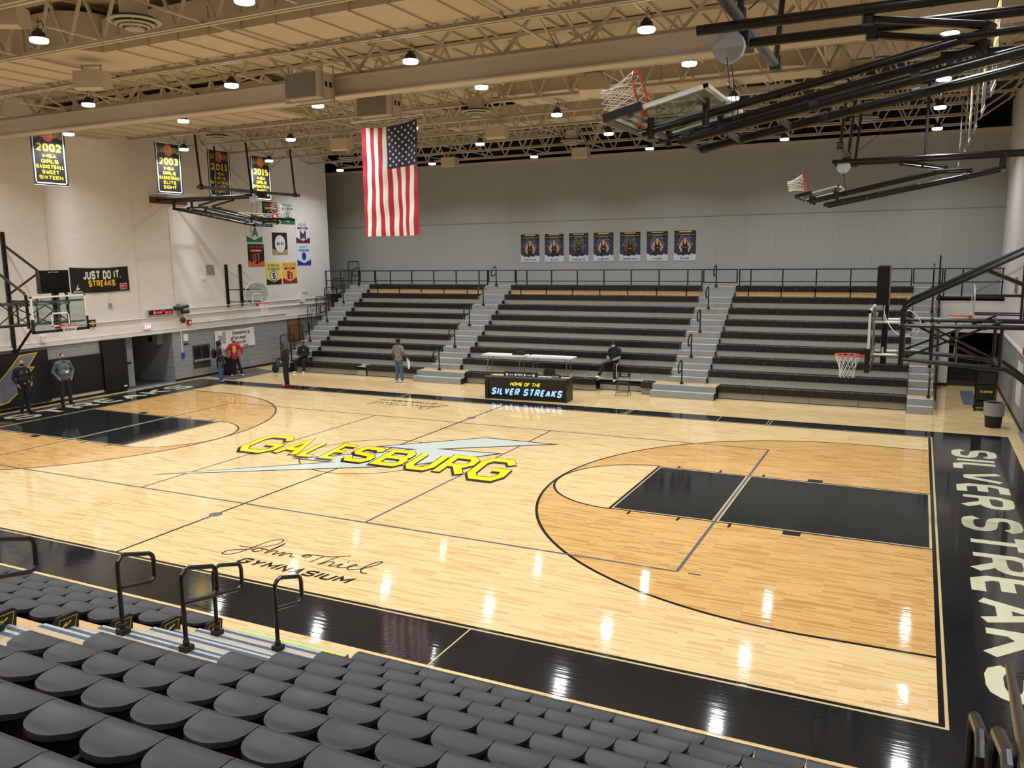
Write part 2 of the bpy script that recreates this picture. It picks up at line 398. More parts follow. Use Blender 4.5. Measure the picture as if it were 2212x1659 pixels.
# boundary: black line, cream line, black border
e = .05
for (w, z, mi) in ((.1, .0012, 4), (.062, .0018, 3)):
    fq(-BX - w, BX + w, -SY - w, -SY, z, mi); fq(-BX - w, BX + w, SY, SY + w, z, mi)
    fq(-BX - w, -BX, -SY, SY, z, mi); fq(BX, BX + w, -SY, SY, z, mi)
for s in (1, -1):
    S_ = lambda pts: [(s * a, s * b) for a, b in pts]
    RC, r3 = 11.19, 5.98
    fp(S_([(BX, -5.94), (RC, -r3 + .03)] + [(RC + r3 * math.cos(R(a)), r3 * math.sin(R(a))) for a in range(268, 91, -3)] + [(RC, r3 - .03), (BX, 5.94)]), .0008, 1)
    fline(S_([(BX, 5.94), (RC, r3)] + arc(RC, 0, r3, 92, 268, 70) + [(RC, -r3), (BX, -5.94)]), .055, .0022, 3)
    fp(S_(arc(7.03, 0, 1.8, 90, 270, 40)), .0014, 0)
    fline(S_(arc(7.03, 0, 1.8, 90, 270, 40)), .05, .0024, 3)
    # the lane: black line, cream line, black fill
    q = S_([(7.0, -1.8), (BX, -1.8), (BX, 1.8), (7.0, 1.8)]); fp(q, .0016, 3)
    q = S_([(7.06, -1.75), (BX, -1.75), (BX, 1.75), (7.06, 1.75)]); fp(q, .0020, 4)
    q = S_([(7.09, -1.71), (BX - .04, -1.71), (BX - .04, 1.71), (7.09, 1.71)]); fp(q, .0024, 2)
    for x in (7.47, 8.45, 9.42):
        for t in (1, -1): fp(S_([(x - .025, 1.8 * t), (x + .025, 1.8 * t), (x + .025, 2.0 * t), (x - .025, 2.0 * t)][::t]), .0026, 3)
    for t in (1, -1): fp(S_([(10.37, 1.8 * t), (10.68, 1.8 * t), (10.68, 2.0 * t), (10.37, 2.0 * t)][::t]), .0026, 3)
    # volleyball end line, cream edged where it crosses the lane
    fp(S_([(9.06, -1.71), (9.18, -1.71), (9.18, 1.71), (9.06, 1.71)]), .0028, 4)
    fline(S_([(9.12, -4.5), (9.12, 4.5)]), .055, .0032, 5)
    fline(S_([(3.05, -4.5), (3.05, 4.5)]), .05, .0032, 5)
    fline(S_([(9.3, 4.49), (9.5, 4.49)]), .05, .0032, 5); fline(S_([(9.3, -4.49), (9.5, -4.49)]), .05, .0032, 5)
    # marks across the side border
    for x, n in ((-4.27, 2), (4.22, 2), (7.1, 1), (8.58, 2), (-7.1, 1), (-8.58, 2)):
        if s < 0 and abs(x + 7.1) > .01: continue
        for k in range(n): fq(s * x + .045 * (2 * k - n + 1) - .011, s * x + .045 * (2 * k - n + 1) + .011, SY + .1 if s > 0 else -8.75, 8.42 if s > 0 else -SY - .1, .0014, 4)
    # letters read from the court along each end
    fR = lambda a, b: (s * (13.3 + b), s * (6.42 - a), .0018)
    text(fl, 'SILVER', fR, .98, .195, .92, gap=.5, mi=6, fit=5.28, rnd=1)
    fR2 = lambda a, b: (s * (13.3 + b), s * (.55 - a), .0018)
    text(fl, 'STREAKS', fR2, .98, .195, .92, gap=.5, mi=6, fit=7.3, rnd=1)
fline([(-9.12, 4.49), (9.12, 4.49)], .05, .0034, 5); fline([(-9.12, -4.49), (9.12, -4.49)], .05, .0034, 5)
fline([(0, -SY), (0, SY)], .05, .0036, 3)
fline(arc(0, 0, 1.8, 0, 360, 72), .03, .0036, 3)
fp(ell(0, -5.28, .13, .13), .004, 5); fp(ell(0, 5.28, .13, .13), .004, 5)
# centre logo: bolt under the town name
bolt = [(3.96, 2.98), (1.72, 2.97), (-.52, .86), (.55, .94), (-1.7, -1.09), (-.62, -1.0), (-3.75, -3.63), (1.37, -.56), (.9, -.45), (3.03, 1.47), (1.41, 1.34)]
bolt = [(3.96, 2.98), (1.72, 2.97), (-.52, .86), (.55, .94), (-1.7, -1.09), (-.62, -1.0), (-3.75, -3.63), (1.45, -.56), (3.03, 1.47), (1.41, 1.34)]
def inset(poly, d):
    n = len(poly); out = []
    for i in range(n):
        a = (Vector(poly[i]) - Vector(poly[i - 1])).normalized(); b = (Vector(poly[(i + 1) % n]) - Vector(poly[i])).normalized()
        na = Vector((-a.y, a.x)); nb = Vector((-b.y, b.x)); m = (na + nb); m.normalize(); k = 1 / max(.2, m.dot(na))
        out.append(tuple(Vector(poly[i]) + m * d * k))
    return out
bme = bpy.data.meshes
def earfill(pts, z, mi):
    from mathutils.geometry import tessellate_polygon
    for t in tessellate_polygon([[Vector((a, b, 0)) for a, b in pts]]):
        q = [pts[i] for i in t]
        ar = (q[1][0] - q[0][0]) * (q[2][1] - q[0][1]) - (q[2][0] - q[0][0]) * (q[1][1] - q[0][1])
        if ar < 0: q = q[::-1]
        fp(q, z, mi)
earfill(bolt, .0042, 3); earfill(inset(bolt, .07), .0046, 8)
# GALESBURG: end letters are taller than the middle ones, all lean a little to the left
lw = [('G', -3.95, -2.83), ('A', -2.82, -1.98), ('L', -1.98, -1.42), ('E', -1.3, -.72), ('S', -.66, .18), ('B', .28, 1.14), ('U', 1.22, 2.04), ('R', 2.1, 2.94), ('G', 3.0, 3.98)]
for layer in (0, 1, 2):
    for ch, x0, x1 in lw:
        xm = (x0 + x1) / 2; k = abs(xm) / 3.9
        yb = -.72 - .3 * k ** 2; yt = .78 + .22 * k ** 2
        sh = -.2 + .03 * xm / 4
        h = yt - yb
        ox, oy, grow, z, mi = ((.05, -.13, .07, .005, 3), (0, 0, .045, .0054, 3), (0, 0, 0, .0058, 7))[layer]
        ky = 1.35; tk = .2 if ch not in 'LE' else .17
        f = lambda a, b, x0=x0, yb=yb, ox=ox, oy=oy, z=z, g=grow: (x0 + .16 + a + ox - g / 2 + sh * b * ky, yb + b * ky + oy - g / 2, z)
        text(fl, ch, f, (h + grow) / ky, tk + grow, fit=(x1 - x0 - .02) + grow, mi=mi, rnd=0)
# John Thiel gymnasium lettering on both sides of the court
for s in (1, -1):
    f = lambda a, b: (s * a, s * b, .0042)
    J = [(1.77, -6.46), (1.98, -6.44), (2.2, -6.33), (2.34, -6.1), (2.28, -5.9), (2.12, -6.0), (2.06, -6.3), (2.02, -6.65), (1.9, -6.86), (1.76, -6.86), (1.78, -6.7), (2.0, -6.56), (2.16, -6.46),
         (2.22, -6.4), (2.3, -6.46), (2.26, -6.56), (2.16, -6.56), (2.15, -6.46), (2.26, -6.4), (2.42, -6.42), (2.46, -6.25), (2.44, -6.05), (2.44, -6.55), (2.52, -6.4), (2.6, -6.42), (2.62, -6.56), (2.74, -6.38), (2.76, -6.56), (2.84, -6.4), (2.92, -6.42), (2.96, -6.52), (3.04, -6.5)]
    curve2(fl, spline(J), .022, f, 3)
    curve2(fl, spline([(3.12, -6.4), (3.18, -6.3), (3.27, -6.34), (3.24, -6.42), (3.14, -6.4), (3.3, -6.28), (3.6, -6.24), (3.9, -6.06)]), .022, f, 3)
    curve2(fl, spline([(3.5, -6.25), (3.47, -6.4), (3.44, -6.58)]), .022, f, 3)
    curve2(fl, spline([(3.74, -6.15), (3.68, -6.4), (3.64, -6.6), (3.74, -6.42), (3.84, -6.44), (3.84, -6.58), (3.92, -6.55), (4.0, -6.42), (4.0, -6.56), (4.1, -6.56), (4.2, -6.46), (4.26, -6.38), (4.2, -6.36), (4.17, -6.48), (4.24, -6.58), (4.4, -6.48), (4.54, -6.25), (4.56, -6.08), (4.48, -6.12), (4.42, -6.38), (4.48, -6.58), (4.62, -6.6)]), .022, f, 3)
    fp([(s * a, s * b) for a, b in ell(4.03, -6.3, .02, .02, 10)], .0042, 3)
    g = lambda a, b: (s * (2.26 + a), s * (-7.09 + b), .0042)
    text(fl, 'GYMNASIUM', g, .24, .05, .8, gap=.6, shear=.25, mi=3, fit=2.28)
floor = struct(fl.build('floor', FM))

# ------------------------------------------------------------------ room shell
def wall_quad(mb, axis, c, a0, a1, z0, z1, mi, th=.25):
    if axis == 'x':
        s = 1 if c > 0 else -1
        mb.box(min(c, c + s * th), max(c, c + s * th), a0, a1, z0, z1, mi)
    else:
        s = 1 if c > 0 else -1
        mb.box(a0, a1, min(c, c + s * th), max(c, c + s * th), z0, z1, mi)
ZW = 2.06
w = MB()   # left wall with the passage opening
for (y0, y1, z0, z1, mi) in ((-20, 5.0, 0, ZW, 1), (7.35, 17.75, 0, ZW, 1), (-20, 17.75, ZW, 10.5, 0)):
    wall_quad(w, 'x', -XW, y0, y1, z0, z1, mi)
struct(w.build('wall_left', [M_wallw, M_wallg]))
w = MB()
for (y0, y1, z0, z1, mi) in ((-20, 6.6, 0, ZW, 1), (9.15, 20, 0, ZW, 1), (-20, 20, ZW, 10.5, 0)):
    wall_quad(w, 'x', XW, y0, y1, z0, z1, mi)
struct(w.build('wall_right', [M_wallw, M_wallg]))
w = MB(); w.box(-19, XW, 19.5, 19.75, 3.2, 9.32, 0)
w.box(-19, XW, 19.46, 19.5, 6.535, 6.55, 1)
struct(w.build('wall_back', [M_panel, M_riser]))
w = MB(); w.box(-19, XW, 19.3, 19.6, 9.3, 9.42, 0); struct(w.build('trim_1', M_beige2))
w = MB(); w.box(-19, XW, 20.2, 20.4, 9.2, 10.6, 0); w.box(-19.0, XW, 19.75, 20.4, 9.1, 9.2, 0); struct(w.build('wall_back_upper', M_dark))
# low wall under the walkway right of the bleachers, with the stair opening
w = MB()
w.box(12.95, 13.46, 17.2, 17.4, 0, 3.25, 0); w.box(13.46, XW, 17.2, 17.4, 2.0, 3.25, 0)
w.box(12.95, 13.46, 17.18, 17.2, 0, .12, 1)
struct(w.build('wall_back_lower', [M_wallwy, M_blackm]))
w = MB(); w.box(-19, XW, -20.2, -20, 0, 10.5, 0); struct(w.build('wall_front', M_wallwy))
w = MB(); w.box(-19.2, -19, 17.5, 20.4, 0, 10.6, 0); w.box(-19, -XW - .25, 17.5, 17.7, 0, 10.6, 0); struct(w.build('wall_left_return', M_wallwy))
w = MB()   # passage behind the left opening
w.box(-19.0, -XW - .25, 7.35, 7.6, 0, 3, 0); w.box(-19.0, -XW - .25, 4.4, 4.6, 0, 3, 0); w.box(-19.2, -19.0, 4.4, 7.6, 0, 3, 0)
struct(w.build('wall_passage', M_wallgy))
w = MB(); w.box(-19, -XW - .26, 4.4, 7.6, 2.3, 2.4, 0); struct(w.build('ceiling_passage', M_riser))
w = MB(); w.box(-19, -XW, 4.6, 7.35, -.1, 0.001, 0); struct(w.build('floor_passage', mat('dark passage carpet', (70, 68, 66), .9, noise=.2)))
w = MB(); w.box(-15.35, -14.98, 5.0, 7.35, 0, .006, 0); struct(w.build('trim_2', mat('blue grey threshold', (120, 128, 142), .5)))
w = MB(); w.box(15.0, 18.0, 6.6, 9.15, -.1, .006, 0); w.box(18, 18.2, 6, 9.6, 0, 3, 1); w.box(15.35, 18, 9.15, 9.4, 0, 3, 1); w.box(15.35, 18, 6.35, 6.6, 0, 3, 1); w.box(15.1, 18, 6.3, 9.4, 2.4, 2.5, 1)
struct(w.build('floor_right_passage', [MATS['blue grey threshold'], M_wallgy]))
for (nm, x, ys) in (('baseboard_left', -1, ((-20, 5.0), (7.35, 17.7))), ('baseboard_right', 1, ((-20, 6.6), (9.15, 17.2)))):
    w = MB()
    for y0, y1 in ys: w.box(min(x * XW, x * (XW - .02)), max(x * XW, x * (XW - .02)), y0, y1, 0, .1, 0)
    struct(w.build(nm, M_blackm))
# white channel between white and grey paint
w = MB()
w.box(-XW, -XW + .06, -20, 17.7, 2.06, 2.14, 0); w.box(-XW, -XW + .03, -20, 17.7, 2.2, 2.23, 0)
struct(w.build('trim_3', M_wpaint))
w = MB(); w.box(XW - .04, XW, -20, 19, 2.02, 2.1, 0); struct(w.build('trim_4', M_wpaint))
# walkway behind the bleachers
w = MB(); w.box(-XW, XW, 17.2, 19.5, 3.15, 3.3, 0); w.box(13.0, XW, 17.16, 17.2, 3.22, 3.3, 1)
struct(w.build('floor_walkway', [M_riser, M_blackm]))
# roof deck with bulb tees
w = MB()
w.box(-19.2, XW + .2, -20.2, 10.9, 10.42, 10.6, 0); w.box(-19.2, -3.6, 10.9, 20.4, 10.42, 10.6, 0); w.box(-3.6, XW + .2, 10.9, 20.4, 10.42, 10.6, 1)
k = -14.6
while k < 15: w.box(k - .03, k + .03, -20, 19.5, 10.36, 10.42, 0 if k < -3.6 else 0); k += .82
struct(w.build('ceiling', [M_beige, M_dark]))

# steps of the stair beyond the right opening
st = MB()
for i in range(7): st.box(13.46, XW, 17.45 + .3 * i, 20.2, .18 * i, .18 * (i + 1) - .0, 0)
st.box(13.4, 13.46, 17.4, 20.2, 0, 3.1, 0); st.box(13.46, XW, 20.2, 20.3, 0, 3.1, 0)
struct(st.build('floor_stair', mat('dark stair', (52, 48, 44), .7)))

# ------------------------------------------------------------------ ceiling girder and trusses
def girder():
    g = MB(); y = 0
    g.box(-XW, XW, y - .05, y + .05, 8.86, 9.24, 0); g.box(-XW, XW, y - .2, y + .2, 8.82, 8.86, 0); g.box(-XW, XW, y - .2, y + .2, 9.24, 9.28, 0)
    g.box(-XW, XW, y - .13, y + .13, 8.86, 9.24, 0)
    return tag(g.build('ceiling_girder', M_beige2), 'long deep beige girder crossing the gym under the trusses, above the flag', 'girder')
girder()
def truss(y, big, label):
    t = thing('ceiling_truss', label, 'truss', (0, y, 9.3), group='beige roof trusses')
    XE = 13.7
    m = MB()
    for s in (-1, 1): m.box(-XE, XE, s * .03 if s > 0 else -.09, .09 if s > 0 else -.03, 0, .012); m.box(-XE, XE, s * .03 - .006, s * .03 + .006, 0, .09)
    m.build('bottom_chord', M_beige2, t)
    m = MB(); m.box(-XW, XW, -.09, .09, 1.0, 1.09); m.build('top_chord', M_beige2, t)
    p = 1.0 if not big else 1.9
    n = int(2 * XE / p); p = 2 * XE / n; r = .052 if big else .042
    up = MB().beam((0, 0, .04), (p / 2, 0, 1.02), r * 1.5, r); dn = MB().beam((0, 0, 1.02), (p / 2, 0, .04), r * 1.5, r)
    mu = up.mesh('web', M_beige2); md = dn.mesh('web', M_beige2)
    for i in range(n):
        for me, dx in ((mu, 0), (md, p / 2)):
            o = bpy.data.objects.new('web', me); C.objects.link(o); o.parent = t; o.location = (-XE + p * i + dx, 0, 0)
            if big and dx == 0:
                pass
    for s in (-1, 1):
        m = MB().beam((s * XE, 0, .04), (s * (XW - .02), 0, 1.0), .05, .05); m.build('end_web', M_beige2, t)
    return t
TY = [-9.8, -7.35, -4.9, -2.45, 0, 2.45, 4.9, 7.35, 9.8, 12.25, 14.7, 17.15]
tl = ['second roof truss toward the camera side, mostly above the frame', 'roof truss nearest the top edge of the view', 'roof truss across the upper left, in front of the big duct', 'roof truss between the duct and the deep girder',
      'heavy truss standing directly over the deep girder', 'first roof truss beyond the deep girder', 'second roof truss beyond the deep girder, holding round diffusers', 'third roof truss beyond the deep girder',
      'fourth roof truss beyond the deep girder', 'fifth roof truss beyond the deep girder', 'sixth roof truss beyond the girder, in front of the dark strip', 'last roof truss, just before the grey back wall']
for i, y in enumerate(TY):
    if i == 0: continue
    truss(y, abs(y) < .1, 'beige steel ' + tl[i])
# diagonal bridging between neighbouring trusses
for j, x in enumerate((-10.2, -5.1, 0.2, 5.2, 10.1)):
    t = thing('truss_bridging', 'row of crossed beige bridging bars between trusses, ' + ORD[j] + ' from the left wall', 'bridging', (x, 0, 9.3), group='rows of cross bridging between trusses')
    m1 = MB().beam((0, 0, .03), (0, 2.45, 1.0), .04, .04).mesh('brace', M_beige2); m2 = MB().beam((0, 0, 1.0), (0, 2.45, .03), .04, .04).mesh('brace', M_beige2)
    for y in TY[2:-1]:
        for me in (m1, m2):
            o = bpy.data.objects.new('brace', me); C.objects.link(o); o.parent = t; o.location = (0, y, 0)
    MB().beam((0, -9, .05), (0, 17.1, .05), .04, .04).build('tie_bar', M_beige2, t)
# ducts
def duct(x0, x1, y0, y1, z0, z1, label, curve=None):
    d = MB()
    pts = [(x0, y0), (x1, y0), (x1, y1), (x0, y1)]
    if curve: pts = [(x0, y0)] + [(x1 - curve + curve * math.sin(R(a)), y0 + curve - curve * math.cos(R(a))) for a in range(0, 91, 10)] + [(x1, y1), (x0, y1)]
    d.prism(pts, lambda a, b, c: (a, b, c), z0, z1)
    x = x0 + .5
    while x < x1 - (curve or .2):
        d.box(x - .015, x + .015, y0 - .03, y1 + .03, z0 - .035, z1 - .05); x += .85
    return tag(d.build('air_duct', M_beige), label, 'duct', 'beige ceiling air ducts')
duct(-15.08, -3.6, -4.7, -2.6, 9.42, 10.2, 'wide beige seamed air duct with curved corner, upper left near the wall', .9)
duct(-3.6, 10.5, -4.05, -2.6, 9.42, 10.1, 'narrower beige air duct running right from the wide curved duct')
duct(-15.08, -5.2, 2.65, 4.75, 9.42, 10.2, 'beige seamed air duct beyond the girder, at the left wall')
duct(1.2, 9.8, 5.1, 6.9, 9.5, 10.2, 'beige air duct high above the court beyond the girder', .8)
duct(-3.5, 6.5, 10.1, 11.6, 9.6, 10.2, 'beige air duct high behind the flag')
# round diffusers
def diffuser():
    t = thing('ceiling_diffuser', 'x', 'air vent', (0, 0, 0), group='round ceiling diffusers')
    MB().lathe([(.34, .62), (.34, .16), (.36, .16)], 24, cap=False).build('neck', M_beige2, t, True)
    b = MB()
    for r0, r1, z in ((.64, .55, .04), (.47, .42, -.03), (.36, .31, -.08)):
        b.lathe([(r0, z + .05), (r0 + .01, z + .03), (r1, z), (r1 - .012, z + .02), (r0 - .02, z + .06)], 28, cap=False)
    b.build('ring', M_riser, t, True)
    MB().lathe([(.56, .15), (.1, .12)], 24).build('throat', M_dark, t)
    MB().lathe([(.24, -.1), (.22, -.13), (.03, -.14)], 24).build('cone', M_riser, t, True)
    b = MB()
    for k in range(4): b.beam((0, 0, -.08), (.6 * math.cos(R(45 + 90 * k)), .6 * math.sin(R(45 + 90 * k)), .07), .02, .02)
    b.build('spoke', M_riser, t)
    return t
dv = diffuser()
dpos = [(-.1, -6.2, 'big round grey diffuser in the top left of the view'), (.6, 4.9, 'round ceiling diffuser right of the flag'), (-9.4, 4.9, 'round ceiling diffuser above the second girls basketball banner'),
        (-9.5, 12.25, 'round ceiling diffuser left of the flag top, far back'), (10.4, 4.9, 'round ceiling diffuser behind the near folded hoop arms'), (.6, 12.25, 'round ceiling diffuser near the back wall right of the middle'), (10.5, 12.25, 'round ceiling diffuser above the far right folded hoop')]
for i, (x, y, l) in enumerate(dpos):
    if i == 0: dv.scale = (.68, .68, .68); dv.location = (x, y, 9.05); dv['label'] = l
    else: dup(dv, (x, y, 9.05), label=l)
# ceiling speakers: sloped beige boxes
def speaker():
    t = thing('ceiling_speaker', 'x', 'speaker', group='beige ceiling speakers')
    pr = [(-.3, .24), (.28, .24), (.34, -.12), (-.14, -.26), (-.3, -.2)]
    MB().prism(pr, lambda a, b, d: (d, a, b), -.38, .38).build('cabinet', M_beige, t)
    MB().add([(-.35, -.145, -.262), (.35, -.145, -.262), (.35, .325, -.128), (-.35, .325, -.128)], [(0, 1, 2, 3)]).build('grille', M_beige2, t)
    b = MB()
    for s in (-1, 1): b.box(s * .25 - .02, s * .25 + .02, -.02, .02, .24, .42)
    b.box(-.3, .3, -.03, .03, .4, .44); b.build('bracket', M_beige2, t)
    return t
spk = speaker()
sp = [(-2.5, -6.9, 9.3, R(30), 'beige box speaker hanging in the top left corner of the view'), (-4.4, -3.75, 8.95, R(25), 'beige box speaker under the girder left of the loudspeaker cluster'), (-5.9, 7.1, 8.85, R(10), 'beige box speaker just left of the flag'),
      (.05, 7.3, 8.85, R(10), 'beige box speaker right of the flag'), (-6.0, 14.7, 8.95, R(5), 'beige box speaker low right of the flag near the back wall'), (0, 14.7, 8.95, R(5), 'beige box speaker above the third poster near the back wall'), (5.1, 2.45, 8.95, R(190), 'large beige box speaker left of the near folded hoop rim')]
for i, (x, y, z, a, l) in enumerate(sp):
    if i == 0: spk.scale = (.82, .82, .82); spk.location = (x, y, z); spk.rotation_euler = (0, 0, a); spk['label'] = l
    else: dup(spk, (x, y, z), a, l)
# two loudspeakers on trapezes at the girder
def cluster(loc, label, group='loudspeakers on pipe trapezes at the girder'):
    t = thing('loudspeaker', label, 'loudspeaker', loc, group=group)
    MB().box(-.55, .45, -.3, .3, -.28, .3).build('cabinet', M_beige, t)
    MB().box(-.53, .36, -.312, -.3, -.26, .28).build('grille', M_grille, t)
    for y in (-.2, .2):
        b = MB(); b.tube((-.62, y, -.34), (.62, y, -.34), .025, 8); b.build('cross_bar', M_steel, t, True)
        b = MB(); b.tube((.5, y, -.34), (.5, y, .5), .012, 6); b.tube((-.5, y, -.34), (-.5, y, .5), .012, 6); b.build('hanger_rod', M_steel, t, True)
    MB().box(-.06, .06, -.62, .62, .3, .34).build('mount_arm', M_beige2, t)
    MB().box(.45, .456, -.06, .02, -.02, .1).box(.45, .456, .1, .18, -.02, .1).build('handle', M_dark, t)
    return t
cluster((-.85, -.62, 9.0), 'beige loudspeaker with grey grille hanging in front of the girder')
cluster((-.35, 1.5, 8.85), 'second loudspeaker hanging half hidden behind the girder')

# ------------------------------------------------------------------ high bay lamps
def lamp():
    t = thing('high_bay_lamp', 'x', 'lamp', group='round LED high bay lamps')
    MB().lathe([(.165, -.012), (.168, .0), (.12, .02), (.11, .09), (.08, .11), (.05, .16), (.02, .17)], 20).build('housing', M_housing, t, True)
    MB().lathe([(.16, -.012), (.16, -.06), (.148, -.076), (.02, -.08)], 20).build('lens', M_lens, t, True)
    b = MB(); b.path([(0, 0, .17), (0, 0, .3), (.03, 0, .36), (0, 0, .3)], .008, 6); b.path(spline([(.05, .02, .12), (.09, .05, .22), (.02, .06, .3), (.06, .02, .3), (0, 0, .26)], 4), .007, 6)
    b.build('cable', M_blackm, t, True)
    MB().beam((0, -1.25, .24), (0, 1.25, .24), .05, .03).build('mounting_bar', M_beige2, t)
    return t
lp = lamp(); first = True
rown = ['', '', 'row before the wide duct', 'row before the deep girder', 'row behind the deep girder', 'third row from back wall', 'second row from back wall', 'row nearest back wall']
coln = ['leftmost', 'second from left', 'third from left', 'third from right', 'second from right', 'rightmost']
for i, y in enumerate(LY):
    for j, x in enumerate(LX):
        lab = 'lit round high bay lamp, %s of %s' % (coln[j], rown[i])
        if i < 2: lab = 'lit round high bay lamp out of view above the near seats'
        if first: lp.location = (x, y, LZ); lp['label'] = lab; first = False
        else: dup(lp, (x, y, LZ), 0, lab)

# ------------------------------------------------------------------ far bleachers
YS = lambda k: 11.55 + .648 * k
ZS = lambda k: .47 + .4 * k
secs = (('left', -11.94, -5.57), ('middle', -4.19, 4.42), ('right', 5.79, 12.18))
row_words = ['bottom', 'second', 'third', 'fourth', 'fifth', 'sixth', 'seventh', 'eighth', 'top']
# one seat module of the bench, 0.456 wide, with a hard front edge and a dished top
def bench_module(w):
    m = MB(); n = 4
    pr = [(0, -.23), (0, -.02), (.012, 0), (.06, -.006), (.3, -.012), (.36, 0), (.36, -.05), (.05, -.06), (.03, -.23)]
    g = .006
    m.prism(pr, lambda a, b, c: (c, a, b), g, w - g)
    m.box(w / 2 - .02, w / 2 + .02, -.002, .02, -.006, .004, 1)
    return m.mesh('seat_module', [M_bench, M_alu])
BM = {}
def bench(name, label, x0, x1, y, z, group):
    t = thing(name, label, 'bench', (x0, y, z), group=group)
    n = max(1, round((x1 - x0) / .456)); w = (x1 - x0) / n; key = round(w, 3)
    if key not in BM: BM[key] = bench_module(w)
    for i in range(n):
        o = bpy.data.objects.new('seat_module', BM[key]); C.objects.link(o); o.parent = t; o.location = (w * i, 0, 0)
    b = MB(); b.box(0, x1 - x0, .06, .3, -.12, -.06); b.build('rail', M_blackm, t)
    return t
for nm, x0, x1 in secs:
    for k in range(9):
        lab = 'black bench row, %s of the %s bleacher section' % (row_words[k], nm)
        if k == 0:
            if nm == 'left':
                bench('bleacher_bench', 'short black bottom bench beside the seated man, left bleacher section', x0 - .45, -9.0, YS(k), ZS(k), 'bottom benches of the left section')
                bench('bleacher_bench', 'black bottom bench behind the standing man in jeans', -8.55, -5.84, YS(k), ZS(k), 'bottom benches of the left section')
            elif nm == 'middle':
                bench('bleacher_bench', 'black bottom bench carrying the white folding tables', -3.61, 1.84, YS(k) - .2, ZS(k), 'bottom benches of the middle section')
                bench('bleacher_bench', 'very short black bottom bench beside the black folding chair', 3.58, 4.03, YS(k) - .2, ZS(k), 'bottom benches of the middle section')
            else:
                bench('bleacher_bench', lab, 6.3, x1, YS(k) - .1, ZS(k), 'benches of the right bleacher section')
            continue
        bench('bleacher_bench', lab, x0, x1, YS(k), ZS(k), 'benches of the %s bleacher section' % nm)
# bodies: risers and decks of each section
def deck_z(k): return .42 + .4 * k
for nm, x0, x1 in secs:
    t = thing('bleacher_section', 'grey stepped telescopic bleacher body of the %s section' % nm, 'bleacher', ((x0 + x1) / 2, 14.5, 0), group='telescopic bleacher sections')
    a, b = x0 - (x0 + x1) / 2, x1 - (x0 + x1) / 2
    for k in range(9):
        y = YS(k) - 14.5
        m = MB()
        m.box(a, b, y + .3, y + .648 + .1, deck_z(k) - .03, deck_z(k) - .005)
        m.build('deck', M_riser, t)
        m = MB()
        if k == 0:
            if nm == 'middle': segs = ((-3.61 - .115, 1.84 - .115, -.2 + .12), (3.58 - .115, 4.03 - .115, -.2 + .12), (1.84 - .115, 3.58 - .115, .35))
            elif nm == 'left': segs = ((a - .45, -9.0 + 8.755, .1), (-9.0 + 8.755, -8.55 + 8.755, .02), (-8.55 + 8.755, b, .1))
            else: segs = ((6.3 - 8.985, b, .0),)
            for s0, s1, dy in segs:
                x = s0
                while x < s1 - .01:
                    x2 = min(x + 1.5, s1); m.box(x + .006, x2 - .006, y + dy, y + dy + .03, .02, deck_z(0) - .2 if dy < .3 else .2, 0); m.box(x, x2, y + dy + .01, y + dy + .04, 0, .3, 1); x = x2
                m.box(s0, s1, y + dy, y + .5, deck_z(0) - .05, deck_z(0) - .03, 0)
        else:
            mi = 2 if k == 8 else 0
            m.box(a, b, y + .02, y + .05, deck_z(k - 1) - .03, deck_z(k) - .05, mi)
            if k == 8:
                x = a + .5
                while x < b: m.box(x - .02, x + .02, y + .0, y + .03, deck_z(7), deck_z(8) - .05, 1); x += 1.25
        m.build('riser', [M_riser, M_blackm, M_deckw], t)
    m = MB()
    for s in (a, b - .03):
        for k in range(9): m.box(s, s + .03, YS(k) + .15 - 14.5, YS(8) + .7 - 14.5, deck_z(k) - .42 if k else 0, deck_z(k) - .03)
    m.build('side_panel', M_blackm, t)
# stairs between the sections
def stair(name, label, x0, x1, wide0, wide1, n=9):
    t = thing(name, label, 'stairs', ((x0 + x1) / 2, 11, 0), group='aisle stairs of the far bleachers')
    c = (x0 + x1) / 2
    def step(a, b, y0, y1, z0, z1, nm='step', top=M_nose, wood=False):
        m = MB(); m.box(a - c, b - c, y0 - 11, y1 - 11, z0, z1 - .004, 0); m.box(a - c, b - c, y0 - 11.004, y0 - 11 + .2, z1 - .004, z1, 1)
        if wood: m.box(a - c, b - c, y0 - 11 + .2, y1 - 11, z1 - .004, z1, 2)
        m.box(b - c, b - c + .012, y0 - 11, y1 - 11, z0, z1 - .004, 3)
        m.build(nm, [M_stepg, top, M_deckw, M_blackm], t)
    step(wide0, wide1, 10.98, 11.32, 0, .23, top=mat('green grey nosing', (160, 176, 166), .5))
    step(wide0, wide1, 11.3, 12.0, .02, .42, top=M_nose, wood=True)
    for k in range(1, n):
        yd = 11.65 + .648 * k
        step(x0, x1, yd - .3, yd + .02, deck_z(k) - .42, deck_z(k) - .21, 'half_step', wood=False)
        step(x0, x1, yd, yd + .648 - (.28 if k < n - 1 else 0), deck_z(k) - .4, deck_z(k), wood=True)
    return t
stair('aisle_stairs', 'grey aisle stairs against the left wall side of the bleachers', -13.2, -11.94, -13.2, -12.45)
stair('aisle_stairs', 'grey aisle stairs between the left and middle bleacher sections', -5.55, -4.21, -5.84, -3.61)
stair('aisle_stairs', 'grey aisle stairs between the middle and right bleacher sections', 4.44, 5.77, 4.03, 6.27)
stair('aisle_stairs', 'grey aisle stairs at the right end, behind the near hoop frame', 12.2, 12.93, 12.2, 12.93)
